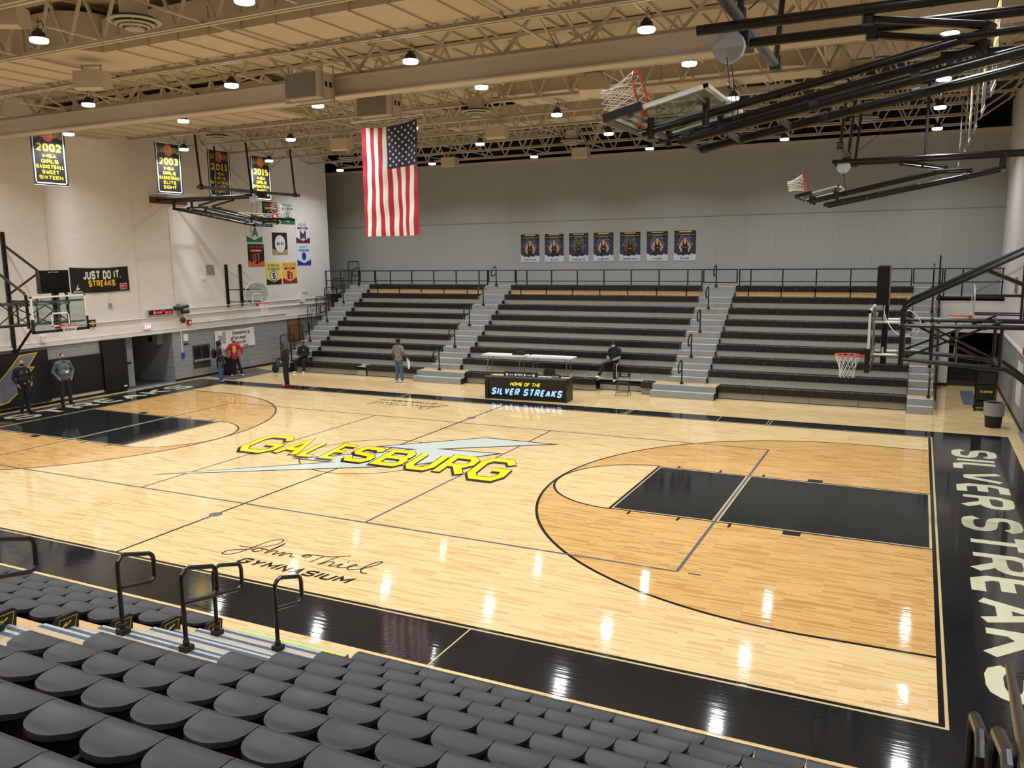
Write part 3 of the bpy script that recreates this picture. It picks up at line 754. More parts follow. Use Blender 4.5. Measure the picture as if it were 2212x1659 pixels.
# P shaped hand rails
def p_rail(h=.88, L=.46):
    b = MB(); r = .025
    pts = [(0, 0, 0), (0, 0, h - .12)] + [(0, .1 - .1 * math.cos(R(a)), h - .12 + .1 * math.sin(R(a))) for a in (30, 60, 90)]
    pts += [(0, L - .1, h - .1)] + [(0, L - .1 + .1 * math.sin(R(a)), h - .2 + .1 * math.cos(R(a))) for a in (30, 60, 90)]
    pts += [(0, L, h - .36)] + [(0, L - .08 + .08 * math.cos(R(a)), h - .36 - .08 * math.sin(R(a))) for a in (30, 60, 90)]
    pts += [(0, .02, h - .37)]
    return b.path(pts, r, 10)
PR = p_rail().mesh('rail', M_black); PB = MB().lathe([(.034, -.02), (.034, .11), (.026, .12)], 12).box(-.055, .055, -.055, .055, -.0, .06).mesh('foot', M_blackm)
def prail(loc, rz, label, group):
    t = thing('hand_rail', label, 'handrail', loc, rz, group)
    for me in (PR, PB):
        o = bpy.data.objects.new(me.name, me); C.objects.link(o); o.parent = t
    return t
for j, (x, nm) in enumerate(((-12.6, 'left end'), (-4.95, 'left of the middle section'), (5.0, 'right of the middle section'), (12.8, 'right end'))):
    for k, kk in enumerate((0, 2, 4, 6, 8)):
        y = 11.62 + .648 * kk
        prail((x, y, deck_z(kk)), PI, 'black looped hand rail, %s from the floor in the aisle %s' % (ORD[k], nm), 'looped hand rails of the far aisles')
# guard panels along both ends
def guard(h=1.25, L=.9):
    b = MB(); r = .02
    pts = [(0, 0, 0), (0, 0, h - .08), (0, .03, h - .02), (0, .08, h), (0, L - .08, h), (0, L - .03, h - .02), (0, L, h - .08), (0, L, .05), (0, L - .02, .03), (0, 0, .03)]
    b.path(pts, r, 8); m1 = b.mesh('frame', M_black)
    c = MB(); 
    for i in range(1, 8): c.tube((0, L * i / 8, .03), (0, L * i / 8, h), .008, 6)
    return m1, c.mesh('bar', M_black)
gm = guard()
for j, (x, nm) in enumerate(((-13.25, 'left'), (13.0, 'right'))):
    for k in range(9):
        t = thing('guard_panel', 'black barred guard panel at the %s end of the far bleachers, %s from the floor' % (nm, ORD[k]), 'guard rail', (x, 11.68 + .648 * k, deck_z(k) - .1), group='barred guard panels of the far bleachers')
        for me in gm:
            o = bpy.data.objects.new(me.name, me); C.objects.link(o); o.parent = t
# top rail behind the last row
def toprail(x0, x1, posts, label, z0=3.5, gate=False):
    t = thing('safety_rail', label, 'railing', (x0, 17.3, 3.3), group='black rails along the top of the bleachers')
    b = MB(); b.box(0, x1 - x0, -.02, .02, .98, 1.02); b.build('top_rail', M_black, t)
    b = MB(); b.box(0, x1 - x0, -.018, .018, .5 if not gate else .46, .535 if not gate else .495); b.build('mid_rail', M_black, t)
    for p in posts:
        b = MB(); b.box(p - x0 - .022, p - x0 + .022, -.022, .022, .0 if not gate else .46, 1.02); b.build('post', M_black, t)
    return t
toprail(-15.05, -12.95, (-15.0, -12.97), 'black two bar rail between the left wall and the aisle')
toprail(-12.87, -11.98, (-12.87, -11.98), 'small black gate in the top rail at the left aisle', gate=True)
toprail(-11.95, -5.63, (-11.93, -11.05, -9.81, -8.56, -7.33, -6.1, -5.65), 'black two bar rail above the left bleacher section')
toprail(-5.59, -4.23, (-5.59, -4.23), 'small black gate in the top rail left of the middle section', gate=True)
toprail(-4.19, 4.33, (-4.17, -3.64, -2.42, -1.19, .05, 1.28, 2.5, 3.72, 4.31), 'long black two bar rail above the middle bleacher section')
toprail(4.38, 5.73, (4.38, 5.73), 'small black gate in the top rail right of the middle section', gate=True)
toprail(5.81, 12.1, (5.83, 6.27, 7.5, 8.75, 9.99, 11.22, 12.08), 'black two bar rail above the right bleacher section')
toprail(12.15, 13.1, (12.15, 13.1), 'small black gate in the top rail at the right aisle', gate=True)
toprail(13.15, 15.05, (13.17, 13.75, 15.0), 'black two bar rail between the right aisle and the wall')

# ------------------------------------------------------------------ near bleachers with contoured seats
NY = lambda n: -9.49 - .656 * (n - 1)
NZ = lambda n: .45 + .302 * (n - 1)
def seat_parts(w=.456):
    m = MB(); hw = w / 2 - .004; N = 16; K = 9; D = .33
    def half(v): # v 0 front .. 1 back
        if v < .32: return hw
        q = (v - .32) / .68; return hw * max(0, 1 - q ** 2.1) ** (1 / 2.1)
    top = []
    vs = [0, .05, .15, .26, .36, .5, .62, .73, .82, .9, .95, .98, .995]
    for v in vs:
        h = half(v)
        for i in range(N + 1):
            u = -1 + 2 * i / N
            z = -.016 * (1 - u * u) * math.sin(PI * min(1, v * 1.05)) + (-.03 * (1 - v / .15) ** 2 if v < .15 else 0)
            if v > .8: z += .006
            top.append((u * h, -v * D, z))
    W = N + 1; fs = []
    for j in range(len(vs) - 1):
        for i in range(N): fs.append((j * W + i, j * W + i + 1, (j + 1) * W + i + 1, (j + 1) * W + i)[::-1])
    m.add(top, fs)
    # rolled skirt round the pan
    rim = [top[i] for i in range(W)] + [top[j * W + N] for j in range(1, len(vs))] + [top[(len(vs) - 1) * W + i] for i in range(N - 1, -1, -1)] + [top[j * W] for j in range(len(vs) - 2, 0, -1)]
    n = len(rim); lo = [(x * .985, y - (.006 if y < -.1 else 0), z - .036) for x, y, z in rim]
    m.add(rim + lo, [(i, (i + 1) % n, n + (i + 1) % n, n + i)[::-1] for i in range(n)])
    pan = m.mesh('seat_pan', M_seat)
    for p in pan.polygons: p.use_smooth = True
    try: pan.set_sharp_from_angle(angle=R(35))
    except Exception: pass
    m = MB(); ins = [(x * .96, -.13 + (y + .13) * .96, -.045) for x, y, z in rim]; lo = [(x * .86, -.13 + (y + .13) * .82, -.25) for x, y, z in rim]
    m.add(ins + lo, [(i, (i + 1) % n, n + (i + 1) % n, n + i)[::-1] for i in range(n)] + [tuple(range(n, 2 * n))])
    base = m.mesh('seat_base', M_seatd)
    m = MB()   # moulded side panel closing a row at the aisle, with a small printed crest
    pr = [(-.0, -.03), (-.04, -.0), (-.26, -.0), (-.31, -.08), (-.3, -.27), (-.03, -.27)]
    m.prism(pr, lambda a, b, c: (c, a, b), 0, .03, 0)
    f = lambda a, b: (.0315, -.27 + a, -.2 + b)
    curve2(m, [(.0, .0), (.2, .0), (.24, .16), (.04, .16), (0, 0)], .006, f, 1)
    curve2(m, [(.06, .07), (.11, .11), (.1, .08), (.17, .12)], .016, f, 1)
    text(m, 'STREAKS', lambda a, b: (.0315, -.24 + a, -.235 + b), .026, .005, fit=.14, mi=2)
    end = m.mesh('end_panel', [M_seatd, mat('yellow print', (222, 200, 70), .5), M_white])
    return pan, base, end
PAN, BASE, ENDP = seat_parts()
def nseat(x, n, label, group, end=False):
    t = thing('stadium_seat', label, 'seat', (x, NY(n), NZ(n)), group=group)
    for me in (PAN, BASE) + ((ENDP,) if end else ()):
        o = bpy.data.objects.new(me.name, me); C.objects.link(o); o.parent = t
        if me is ENDP: o.location = (.228, 0, 0)
    return t
sw = .456
for n in range(1, 12):
    x0 = 6.64 if n < 5 else 5.72
    cnt = int(round((12.12 - x0) / sw))
    for i in range(cnt):
        x = x0 + sw * (i + .5)
        # skip what the camera cannot see at all
        nseat(x, n, 'charcoal moulded seat, right block, row %d from the court, %s from the aisle' % (n, ORD[i]), 'charcoal seats right of the near aisle')
for n in range(1, 8):
    for i in range(14 - max(0, n - 3)):
        x = 4.42 - sw * (i + .5)
        nseat(x, n, 'charcoal moulded seat, left block, row %d from the court, %s from the aisle' % (n, ORD[i]), 'charcoal seats left of the near aisle', end=(i == 0))
def near_body(x0, x1, label, rows, xs=None):
    t = thing('bleacher_section', label, 'bleacher', ((x0 + x1) / 2, -13, 0), group='bodies of the near bleachers')
    c = (x0 + x1) / 2
    for n in range(1, rows + 1):
        yd = NY(n) - .38; a = x0
        m = MB()
        m.box(a - c, x1 - c, yd - .665 + 13, yd + 13, NZ(n) - .03, NZ(n) - .012)
        m.build('deck', M_deckw, t)
        m = MB(); m.box(a - c, x1 - c, yd + 13.0, yd + 13.02, (NZ(n) - .302) if n > 1 else 0, NZ(n) - .03)
        m.build('riser', M_blackm, t)
        m = MB()
        x = a - c + .05
        while x < x1 - c: m.box(x - .02, x + .02, yd + .0 + 13, NY(n) - .1 + 13, NZ(n) - .26, NZ(n) - .1); x += .9
        m.build('bracket', M_blackm, t)
    return t
near_body(-3.0, 4.42, 'dark stepped body under the seats left of the near aisle', 11)
near_body(6.64, 12.2, 'dark stepped body under the seats right of the near aisle', 11)
t = thing('aisle_stairs', 'steps with pale blue nosings and wood treads between the near seat blocks', 'stairs', (5.5, -9, 0))
def nstep(x0, x1, y0, z, d, nm='step', yellow=False):
    m = MB(); m.box(x0 - 5.5, x1 - 5.5, y0 - d + 9, y0 + 9, z - .14, z - .004, 0)
    m.box(x0 - 5.5, x1 - 5.5, y0 - d + 9, y0 - .11 + 9, z - .004, z, 2)
    m.box(x0 - 5.5, x1 - 5.5, y0 - .11 + 9, y0 + 9.003, z - .004, z + .001, 1)
    m.box(x0 - 5.5, x1 - 5.5, y0 - .085 + 9, y0 - .035 + 9, z + .001, z + .003, 3 if not yellow else 4)
    m.build(nm, [mat('dark grey step side', (70, 72, 78), .5), M_nose, M_deckw, mat('dark grip strip', (84, 84, 90), .7), mat('yellow grip strip', (205, 205, 70), .7)], t)
nstep(4.45, 6.2, -9.16, .15, .36, yellow=True)
nstep(4.45, 6.62, -9.5, .3, .38)
for n in range(1, 12):
    yd = NY(n) - .38; x1 = 6.62 if n < 4 else 5.7
    nstep(4.44, x1, yd, NZ(n), .4)
    nstep(4.44, x1, yd - .665 + .3, NZ(n) + .151, .31, 'half_step')
prail((4.78, -9.9, .45), 0, 'black looped hand rail on the left side of the near aisle, closest to the court', 'looped hand rails of the near aisle')
prail((4.82, -11.23, 1.054), 0, 'black looped hand rail left of the near aisle, second from the court', 'looped hand rails of the near aisle')
prail((4.82, -12.56, 1.66), 0, 'black looped hand rail cut by the left edge of the view', 'looped hand rails of the near aisle')
prail((5.75, -9.9, .45), 0, 'black looped hand rail right of the near aisle, closest to the court', 'looped hand rails of the near aisle')
prail((5.76, -11.23, 1.054), 0, 'black looped hand rail in front of the pale seats, right of the near aisle', 'looped hand rails of the near aisle')
# rails at the bottom right corner
t = thing('aisle_stairs', 'dark end steps at the bottom right corner beyond the last seats', 'stairs', (12.7, -12, 0))
for n in range(1, 12):
    m = MB(); m.box(-.48, .6, NY(n) - .38 - .665 + 12, NY(n) - .38 + 12, NZ(n) - .3 if n > 1 else 0, NZ(n)); m.build('step', M_blackm, t)
prail((12.66, -13.46, NZ(7)), 0, 'black rail loop rising at the bottom edge, left of the pair', 'rails in the bottom right corner')
prail((12.68, -14.12, NZ(8)), 0, 'black rail loop at the bottom right corner, nearer the camera', 'rails in the bottom right corner')
prail((12.76, -14.78, NZ(9)), 0, 'black rail loop cut by the bottom right corner of the view', 'rails in the bottom right corner')
o = MB().path([(12.98, -11.2, 2.45), (12.72, -14.1, 3.46), (12.66, -15.2, 3.9)], .024, 10).build('stair_rail', M_black, smooth=True); tag(o, 'slanting black stair rail in the bottom right corner', 'railing')

# ------------------------------------------------------------------ basketball hoops
def rim_net(parent, c, tilt=None, back=1, droop=(0, 0, -1)):
    """rim 0.457 wide centred on c in parent space; tilt rotates it and its net"""
    M = Matrix.Translation(c) @ (tilt or Matrix.Identity(4))
    b = MB(); ring = [M @ Vector((.229 * math.cos(R(a)), .229 * math.sin(R(a)), 0)) for a in range(0, 360, 12)]
    b.path(ring, .011, 8, closed=True)
    for s in (-1, 1): b.tube(M @ Vector((back * .38, s * .06, -.01)), M @ Vector((back * .16, s * .16, -.012)), .01, 6)
    q = [M @ Vector(p) for p in ((back * .4, -.07, .03), (back * .4, .07, .03), (back * .4, .07, -.12), (back * .4, -.07, -.12), (back * .24, -.07, .0), (back * .24, .07, .0))]
    b.add(q, [(0, 1, 2, 3), (0, 4, 5, 1), (3, 2, 5, 4), (0, 3, 4), (1, 5, 2)])
    rim = b.build('rim', M_orange, parent, True)
    b = MB(); n = 12; lev = [(.229, 0), (.2, -.09), (.165, -.18), (.14, -.27), (.13, -.36), (.14, -.43)]
    for k in range(n):
        for s in (-1, 1):
            pts = []
            for i, (r, z) in enumerate(lev):
                a = 2 * PI * (k + s * i * .5) / n; pts.append(M @ Vector((r * math.cos(a), r * math.sin(a), z)))
            b.path(pts, .0042, 4)
    b.build('net', M_net, parent, True)
    return rim
def rect_board(parent, M, w=1.83, h=1.07, logo=False):
    """glass board in its own plane: a across, b up, c thickness"""
    F = lambda a, b, c: tuple(M @ Vector((a, b, c)))
    b = MB(); b.add([F(x, y, z) for x, y, z in ((-w / 2, 0, -.01), (w / 2, 0, -.01), (w / 2, h, -.01), (-w / 2, h, -.01), (-w / 2, 0, .01), (w / 2, 0, .01), (w / 2, h, .01), (-w / 2, h, .01))], [(0, 3, 2, 1), (4, 5, 6, 7), (0, 1, 5, 4), (1, 2, 6, 5), (2, 3, 7, 6), (3, 0, 4, 7)])
    g = b.build('backboard', M_glass, parent)
    b = MB()
    def bar(x0, x1, y0, y1, z0, z1, mi=0):
        b.add([F(x, y, z) for x, y, z in ((x0, y0, z0), (x1, y0, z0), (x1, y1, z0), (x0, y1, z0), (x0, y0, z1), (x1, y0, z1), (x1, y1, z1), (x0, y1, z1))], [(0, 3, 2, 1), (4, 5, 6, 7), (0, 1, 5, 4), (1, 2, 6, 5), (2, 3, 7, 6), (3, 0, 4, 7)], mi)
    t = .05
    bar(-w / 2, w / 2, h - t, h, -.025, .014); bar(-w / 2, w / 2, 0, t, -.025, .014); bar(-w / 2, -w / 2 + t, 0, h, -.025, .014); bar(w / 2 - t, w / 2, 0, h, -.025, .014)
    b.build('frame', M_white, parent)
    b = MB()
    for x0, x1, y0, y1 in ((-.305, .305, .5, .55), (-.305, .305, .12, .16), (-.305, -.26, .12, .55), (.26, .305, .12, .55)): bar(x0, x1, y0, y1, .011, .013)
    b.build('target_square', M_white, parent)
    b = MB(); bar(-w / 2 - .025, w / 2 + .025, -.05, .035, -.04, .045)
    for s in (-1, 1): bar(s * w / 2 - .03, s * w / 2 + .03, -.05, .38, -.04, .045)
    b.build('edge_pad', M_pad, parent)
    b = MB(); bar(-.03, .03, .02, h - .02, -.06, -.03)
    for y in (.2, .86): bar(-w / 2 + .05, w / 2 - .05, y, y + .06, -.07, -.035)
    b.build('mounting_bar', M_steel, parent)
    return g
def main_hoop(s, label):
    """main hoop on braced arms from an end wall; s = +1 right wall, -1 left wall"""
    t = thing('basketball_hoop', label, 'basketball hoop', (s * XW, 0, 0), group='main hoops on braced wall frames')
    X = lambda x: s * (x - XW)       # board side of |x|
    # board plane: a = across (world y), b = up, c = towards the court
    M = Matrix(((0, 0, -s, X(11.58)), (s * -1, 0, 0, 0), (0, 1, 0, 2.9), (0, 0, 0, 1)))
    rect_board(t, M)
    rim_net(t, Vector((X(11.19), 0, 3.05)), back=s)
    a = MB(); r = .042
    for y in (-.68, .68):
        a.tube((X(12.12), y, 2.98), (X(12.12), y, 4.0), .045, 10)
    a.build('mast', M_black, t, True)
    for y, yw in ((-.97, -.68), (.97, .68)):
        b = MB(); b.tube((X(12.1), y * .7, 3.7), (X(XW), yw, 3.7), r, 8); b.tube((X(12.1), y * .7, 3.1), (X(13.7), yw, 2.98), r, 8)
        b.path(spline([(X(13.65), yw, 3.0), (X(13.95), yw, 2.85), (X(XW), yw, 1.85)], 5), r, 8)
        b.build('arm', M_black, t, True)
        b = MB(); b.tube((X(12.6), (y * .7 + yw) / 2, 3.07), (X(12.6), (y * .7 + yw) / 2, 3.7), .028, 8); b.tube((X(13.65), yw, 3.0), (X(13.65), yw, 3.7), .028, 8)
        b.tube((X(12.15), y * .7, 3.8), (X(13.65), yw, 3.0), .02, 6); b.tube((X(12.15), y * .7, 3.12), (X(13.65), yw, 3.8), .02, 6)
        b.build('brace', M_black, t, True)
        b = MB(); b.path(spline([(X(12.12), y * .7, 3.9), (X(12.18), y * .7, 4.05), (X(12.45), y * .7, 4.2), (X(13.4), yw, 4.7), (X(XW), yw, 5.6)], 4), r, 8)
        b.build('upper_brace', M_black, t, True)
        b = MB(); b.tube((X(13.35), yw, 4.67), (X(XW), yw, 3.9), .036, 8); b.build('strut', M_black, t, True)
        for x in (12.1, 12.6, 13.4, 13.65, 14.3):
            b = MB(); b.tube((X(x - .03), y * .7 + (yw - y * .7) * (x - 12.1) / 3, 3.7), (X(x + .03), y * .7 + (yw - y * .7) * (x - 12.1) / 3, 3.7), .055, 10); b.build('clamp', M_blackm, t, True)
    b = MB(); b.tube((X(13.0), -.7, 3.7), (X(13.0), .7, 3.0), .018, 6); b.tube((X(13.0), .7, 3.7), (X(13.0), -.7, 3.0), .018, 6); b.tube((X(12.12), -.68, 3.12), (X(12.12), .68, 3.12), .03, 8); b.tube((X(12.12),  -.68, 3.7), (X(12.12), .68, 3.7), .03, 8)
    b.tube((X(13.65),  -.68, 3.0), (X(13.65), .68, 3.0), .03, 8); b.tube((X(13.65), -.68, 3.7), (X(13.65), .68, 3.7), .03, 8)
    b.build('cross_tube', M_black, t, True)
    for y in (-.68, .68):
        b = MB(); b.box(min(X(XW), X(XW - .08)), max(X(XW), X(XW - .08)), y - .06, y + .06, 1.5, 6.0); b.build('wall_plate', M_black, t)
    b = MB()
    for y in (-.32, .32):
        for z in (3.12, 3.72): b.tube((X(11.63), y, z), (X(12.1), y, z), .025, 8); b.tube((X(11.8), y, z), (X(11.8), y, z + .14), .018, 6)
    b.build('height_adjuster', M_alu, t, True)
    b = MB(); b.path(spline([(X(11.85), -.4, 4.2), (X(11.8), -.45, 3.9), (X(12.0), -.5, 3.55), (X(12.3), -.52, 3.5), (X(12.4), -.5, 3.75), (X(12.2), -.5, 3.95), (X(12.05), -.5, 3.75), (X(12.2), -.5, 3.5), (X(12.35), -.5, 3.7)], 5), .008, 6)
    b.build('cable', M_white, t, True)
    return t
main_hoop(1, 'main basketball hoop on the right wall, glass board seen edge on')
main_hoop(-1, 'main basketball hoop on the left wall, glass board facing the court')
for s, l in ((1, 'black shot clock box standing above the right main hoop'), (-1, 'black shot clock box above the left main hoop')):
    t = thing('shot_clock', l, 'shot clock', (s * 11.76, 0, 3.0), group='shot clocks')
    MB().box(-.1, .1, -.475, .475, 1.04, 1.74).build('cabinet', M_black, t)
    MB().box(-s * .105 - .003, -s * .105 + .003, -.45, .45, 1.07, 1.71).build('face', mat('dark clock face', (14, 13, 14), .15), t)
    MB().box(.0, .1, -.09, .09, -.08, 1.15).build('support', M_black, t)
    b = MB(); text(b, 'SHOT CLOCK', lambda a, c: (-s * .1095, s * (.2 - a), 1.67 + c), .03, .006, fit=.35); b.build('lettering', M_white, t)

def fold_hoop(s, yc, label):
    """hoop folded up under the roof on arms from an end wall"""
    t = thing('folding_hoop', label, 'basketball hoop', (s * XW, yc, 0), group='hoops folded up under the roof')
    X = lambda x: s * (x - XW)
    for y in (-.4, .4):
        b = MB(); b.tube((X(XW), y, 7.33), (X(10.1), y, 7.33), .055, 12); b.build('main_tube', M_black, t, True)
    b = MB(); b.tube((X(10.45), -2.62, 7.5), (X(10.45), 2.7, 7.5), .058, 12); b.build('cross_tube', mat('dark grey drive tube', (70, 70, 72), .35), t, True)
    for y in (-2.45, 0, 2.45):
        b = MB(); b.tube((X(10.45), y, 7.5), (X(10.6), y, 9.32), .038, 8); b.tube((X(10.45), y, 7.42), (X(10.45), y, 7.6), .075, 10); b.build('hanger', M_black, t, True)
    b = MB(); b.tube((X(10.6), -2.45, 9.2), (X(10.5), 0, 7.7), .007, 6); b.tube((X(10.6), 2.45, 9.2), (X(10.5), 0, 7.7), .007, 6); b.tube((X(12.3), .1, 9.3), (X(12.3), .1, 7.4), .038, 8); b.tube((X(12.9), -.1, 9.3), (X(10.6), -.3, 7.5), .007, 6)
    b.build('stay', M_blackm, t, True)
    b = MB(); b.tube((X(10.35), -.06, 7.22), (X(10.35), .04, 7.22), .17, 20); b.build('winch_drum', mat('pale drum', (175, 178, 180), .35), t, True)
    b = MB(); b.box(min(X(10.3), X(10.5)), max(X(10.3), X(10.5)), .25, .65, 7.28, 7.5); b.build('motor', M_blackm, t)
    b = MB()
    for y in (-.45, .45): b.tube((X(14.05), y, 7.33), (X(14.05), y, 6.97), .05, 8)
    b.tube((X(14.05), -.5, 6.97), (X(14.05), .5, 6.97), .045, 8)
    b.build('drop_bracket', M_black, t, True)
    for y in (-.45, .45):
        b = MB(); b.tube((X(14.05), y, 6.97), (X(9.95), y, 6.22), .05, 10); b.build('lower_arm', M_black, t, True)
        b = MB(); b.tube((X(12.75), y * .75, 7.0), (X(9.5), y * .75, 6.34), .045, 10); b.build('upper_arm', M_black, t, True)
        b = MB(); b.tube((X(11.75), y * .75, 7.25), (X(12.8), y * .75, 7.06), .038, 8); b.tube((X(12.8), y * .75, 7.08), (X(12.75), y * .75, 6.98), .06, 8); b.tube((X(11.75), y * .75, 7.33), (X(11.75), y * .75, 7.2), .06, 8)
        b.build('knee_brace', M_black, t, True)
        b = MB(); b.tube((X(12.4), y * .75, 6.98), (X(13.3), y, 6.98), .035, 8); b.tube((X(13.3), y, 6.98), (X(13.35), y, 6.86), .05, 8); b.build('link', M_black, t, True)
        for x in (10.02, 10.4, 11.3, 12.2, 13.2):
            z = 6.22 + (x - 9.95) * .183; MB().tube((X(x - .04), y, z), (X(x + .04), y, z + .015), .062, 10).build('clamp', M_blackm, t, True)
    for x, z, w in ((9.95, 6.22, .45), (10.4, 6.3, .45), (10.95, 6.4, .45), (9.6, 6.36, .34)): MB().tube((X(x), -w, z), (X(x), w, z), .035, 8).build('spreader', M_black, t, True)
    b = MB()
    for y in (-.1, .12): b.tube((X(10.35), y, 7.1), (X(10.45), y * 1.4, 6.42), .006, 5)
    for y in (-.2, .2): b.tube((X(13.9), y, 6.95), (X(10.3), -y, 6.36), .006, 5)
    b.build('cable', M_blackm, t, True)
    # board lies face up, bottom edge towards the court
    e1 = Vector((s * 1.1, 0, .25)).normalized(); e3 = Vector((-s * .25, 0, 1.1)).normalized(); e2 = e1.cross(e3) * -1
    e2 = Vector((0, -s, 0)) if e2.y * -s > 0 else Vector((0, s, 0)) * -1
    a = e1.cross(e3)
    o = Vector((X(9.3), 0, 6.45))
    Mx = Matrix(((a.x, e1.x, e3.x, o.x), (a.y, e1.y, e3.y, o.y), (a.z, e1.z, e3.z, o.z), (0, 0, 0, 1)))
    rect_board(t, Mx)
    for x in (9.6, 10.2):
        for y in (-.36, .36): MB().tube((X(x), y, 6.27 + (x - 9.6) * .16), (X(x), y, 6.5 + (x - 9.6) * .25), .04, 8).build('board_mount', M_black, t, True)
    # rim: its plane stands on the board face, hanging net falls by its own weight towards the court
    c = o + e1 * .15 + e3 * .39
    T = Matrix(((e3.x, a.x, e1.x, 0), (e3.y, a.y, e1.y, 0), (e3.z, a.z, e1.z, 0), (0, 0, 0, 1)))
    rim_net(t, c, T, back=-1)
    return t
fold_hoop(1, -7.45, 'big folded basketball hoop in the top right with dark steel arms')
fold_hoop(1, 7.45, 'folded basketball hoop under the roof at the far right')
fold_hoop(-1, 7.45, 'folded basketball hoop under the roof at the left wall')
t = thing('wall_beam', 'brown wooden beam on the left wall carrying a folded hoop', 'beam', (-XW, 7.6, 7.35))
MB().box(0, .12, -.85, .95, -.13, .11).build('timber', mat('brown timber', (92, 52, 36), .6, noise=.3), t)

def fan_hoop(s, label):
    t = thing('wall_hoop', label, 'basketball hoop', (s * XW, 10.95, 0), group='fan shaped side hoops on wall posts')
    X = lambda x: s * (x - XW)
    for y in (-.42, .42):
        b = MB(); b.box(min(X(XW), X(XW - .06)), max(X(XW), X(XW - .06)), y - .07, y + .07, 2.9, 4.75); b.build('wall_post', M_black, t)
        b = MB(); b.tube((X(XW), y, 3.12), (X(13.84), y * .8, 3.12), .022, 8); b.tube((X(XW), y, 3.65), (X(13.84), y * .8, 3.65), .022, 8); b.tube((X(XW), y, 4.55), (X(13.84), y * .5, 3.75), .007, 5); b.build('arm', M_black, t, True)
    out = []
    for a in range(-10, 191, 10): out.append((.7 * math.cos(R(a)), 3.45 + .52 * math.sin(R(a))))
    out += [(-.6, 3.16), (-.2, 2.92), (.2, 2.92), (.6, 3.16)]
    F = lambda a, b, c: (X(13.8) - s * c, a, b)
    b = MB(); b.prism(out, F, -.012, .012); b.build('backboard', M_glass, t)
    b = MB(); b.path([F(a, c, 0) for a, c in out], .018, 6, closed=True); b.build('frame', M_alu, t, True)
    b = MB()
    for x0, x1, y0, y1 in ((-.28, .28, 3.45, 3.49), (-.28, -.24, 3.05, 3.49), (.24, .28, 3.05, 3.49)):
        b.add([F(x, y, z) for x, y, z in ((x0, y0, .014), (x1, y0, .014), (x1, y1, .014), (x0, y1, .014))], [(0, 1, 2, 3)])
    b.build('target_square', M_white, t)
    rim_net(t, Vector((X(13.8) - s * .4, 0, 3.05)), back=s)
    return t
fan_hoop(-1, 'small fan shaped glass hoop on two black posts, left wall')
fan_hoop(1, 'small fan shaped glass hoop on the right wall, behind the main frame')
# ------------------------------------------------------------------ banners, flag and wall graphics
WX = -XW + .02
M_navy = mat('poster night blue', (44, 50, 74), .55, noise=.35, nscale=5)
M_gold = mat('gold print', (236, 190, 40), .5)
M_goldd = mat('dark gold print', (176, 146, 60), .5)
M_bball = mat('basketball orange print', (206, 74, 40), .55)
M_bk = mat('black banner cloth', (20, 20, 22), .55)
M_wh = mat('white print', (236, 236, 234), .5)
def fL(x, y0, z0): return lambda a, b, d=0: (x + d, y0 + a, z0 + b)
def cbanner(s, y0, year, lines, label, w=1.2, h=1.85, zt=9.3):
    """championship banner hung from the trusses; s = -1 left side reading from the court, +1 right side"""
    t = thing('championship_banner', label, 'banner', (s * 13.2, y0 + w / 2, zt - h), group='hanging championship banners')
    F = (lambda a, b, d=0: (d, a - w / 2, b)) if s < 0 else (lambda a, b, d=0: (-d, w / 2 - a, b))
    m = MB()
    for d0 in (1, -1):
        G2 = (lambda a, b, d=0: F(a, b, d)) if d0 > 0 else (lambda a, b, d=0: F(w - a, b, -d))
        rect = lambda x0, x1, z0, z1, d, mi: m.poly([G2(a, b, d) for a, b in ((x0, z0), (x1, z0), (x1, z1), (x0, z1))], mi)
        rect(0, w, 0, h, .003, 0)
        for k, (x0, x1, z0, z1) in enumerate(((.05, w - .05, .05, .09), (.05, .09, .05, h - .03), (w - .09, w - .05, .05, h - .03))): rect(x0, x1, z0, z1, .005, 1)
        m.poly([G2(a, b, .005) for a, b in ell(w / 2, h - .25, .2, .22)], 2)
        curve2(m, [(w / 2, h - .47), (w / 2, h - .03)], .008, lambda a, b: G2(a, b, .0055), 0)
        curve2(m, [(w / 2 - .2, h - .25), (w / 2 + .2, h - .25)], .008, lambda a, b: G2(a, b, .0055), 0)
        text(m, 'GALESBURG', lambda a, b: G2(w / 2 + a, h - .38 + b * 1.3 + .05 * (1 - (a / .46) ** 2), .006), .16, .026, align='c', fit=.94, mi=4)
        text(m, year, lambda a, b: G2(w / 2 + a, h - .78 + b, .006), .25, .062, align='c', fit=.88, mi=3)
        for i, ln in enumerate(lines):
            text(m, ln, lambda a, b: G2(w / 2 + a, h - .98 - .17 * i + b, .006), .12, .026, align='c', fit=min(.96, .12 * len(ln)), mi=3)
    m.build('cloth', [M_bk, M_wh, M_bball, M_gold, M_goldd], t)
    b = MB(); b.tube((0, -w / 2 - .02, h), (0, w / 2 + .02, h), .014, 8); b.build('top_pole', M_alu, t, True)
    b = MB(); b.tube((0, -w / 2, 0), (0, w / 2, 0), .01, 8); b.build('bottom_pole', M_alu, t, True)
    b = MB()
    for y in (-w / 2 + .05, w / 2 - .05): b.tube((0, y, h), (0, y, h + .25), .004, 5)
    b.build('wire', M_alu, t)
cbanner(-1, .72, '2002', ('IHSA', 'GIRLS', 'BASKETBALL', 'SWEET', 'SIXTEEN'), 'black and gold 2002 girls basketball banner at the far left')
cbanner(-1, 5.53, '2003', ('IHSA', 'GIRLS', 'BASKETBALL', 'ELITE', 'EIGHT'), 'black and gold 2003 girls basketball banner above the brown wall beam')
cbanner(-1, 8.05, '2011', ('IHSA', 'GIRLS', 'BASKETBALL', 'ELITE', 'EIGHT'), 'black and gold 2011 girls basketball banner')
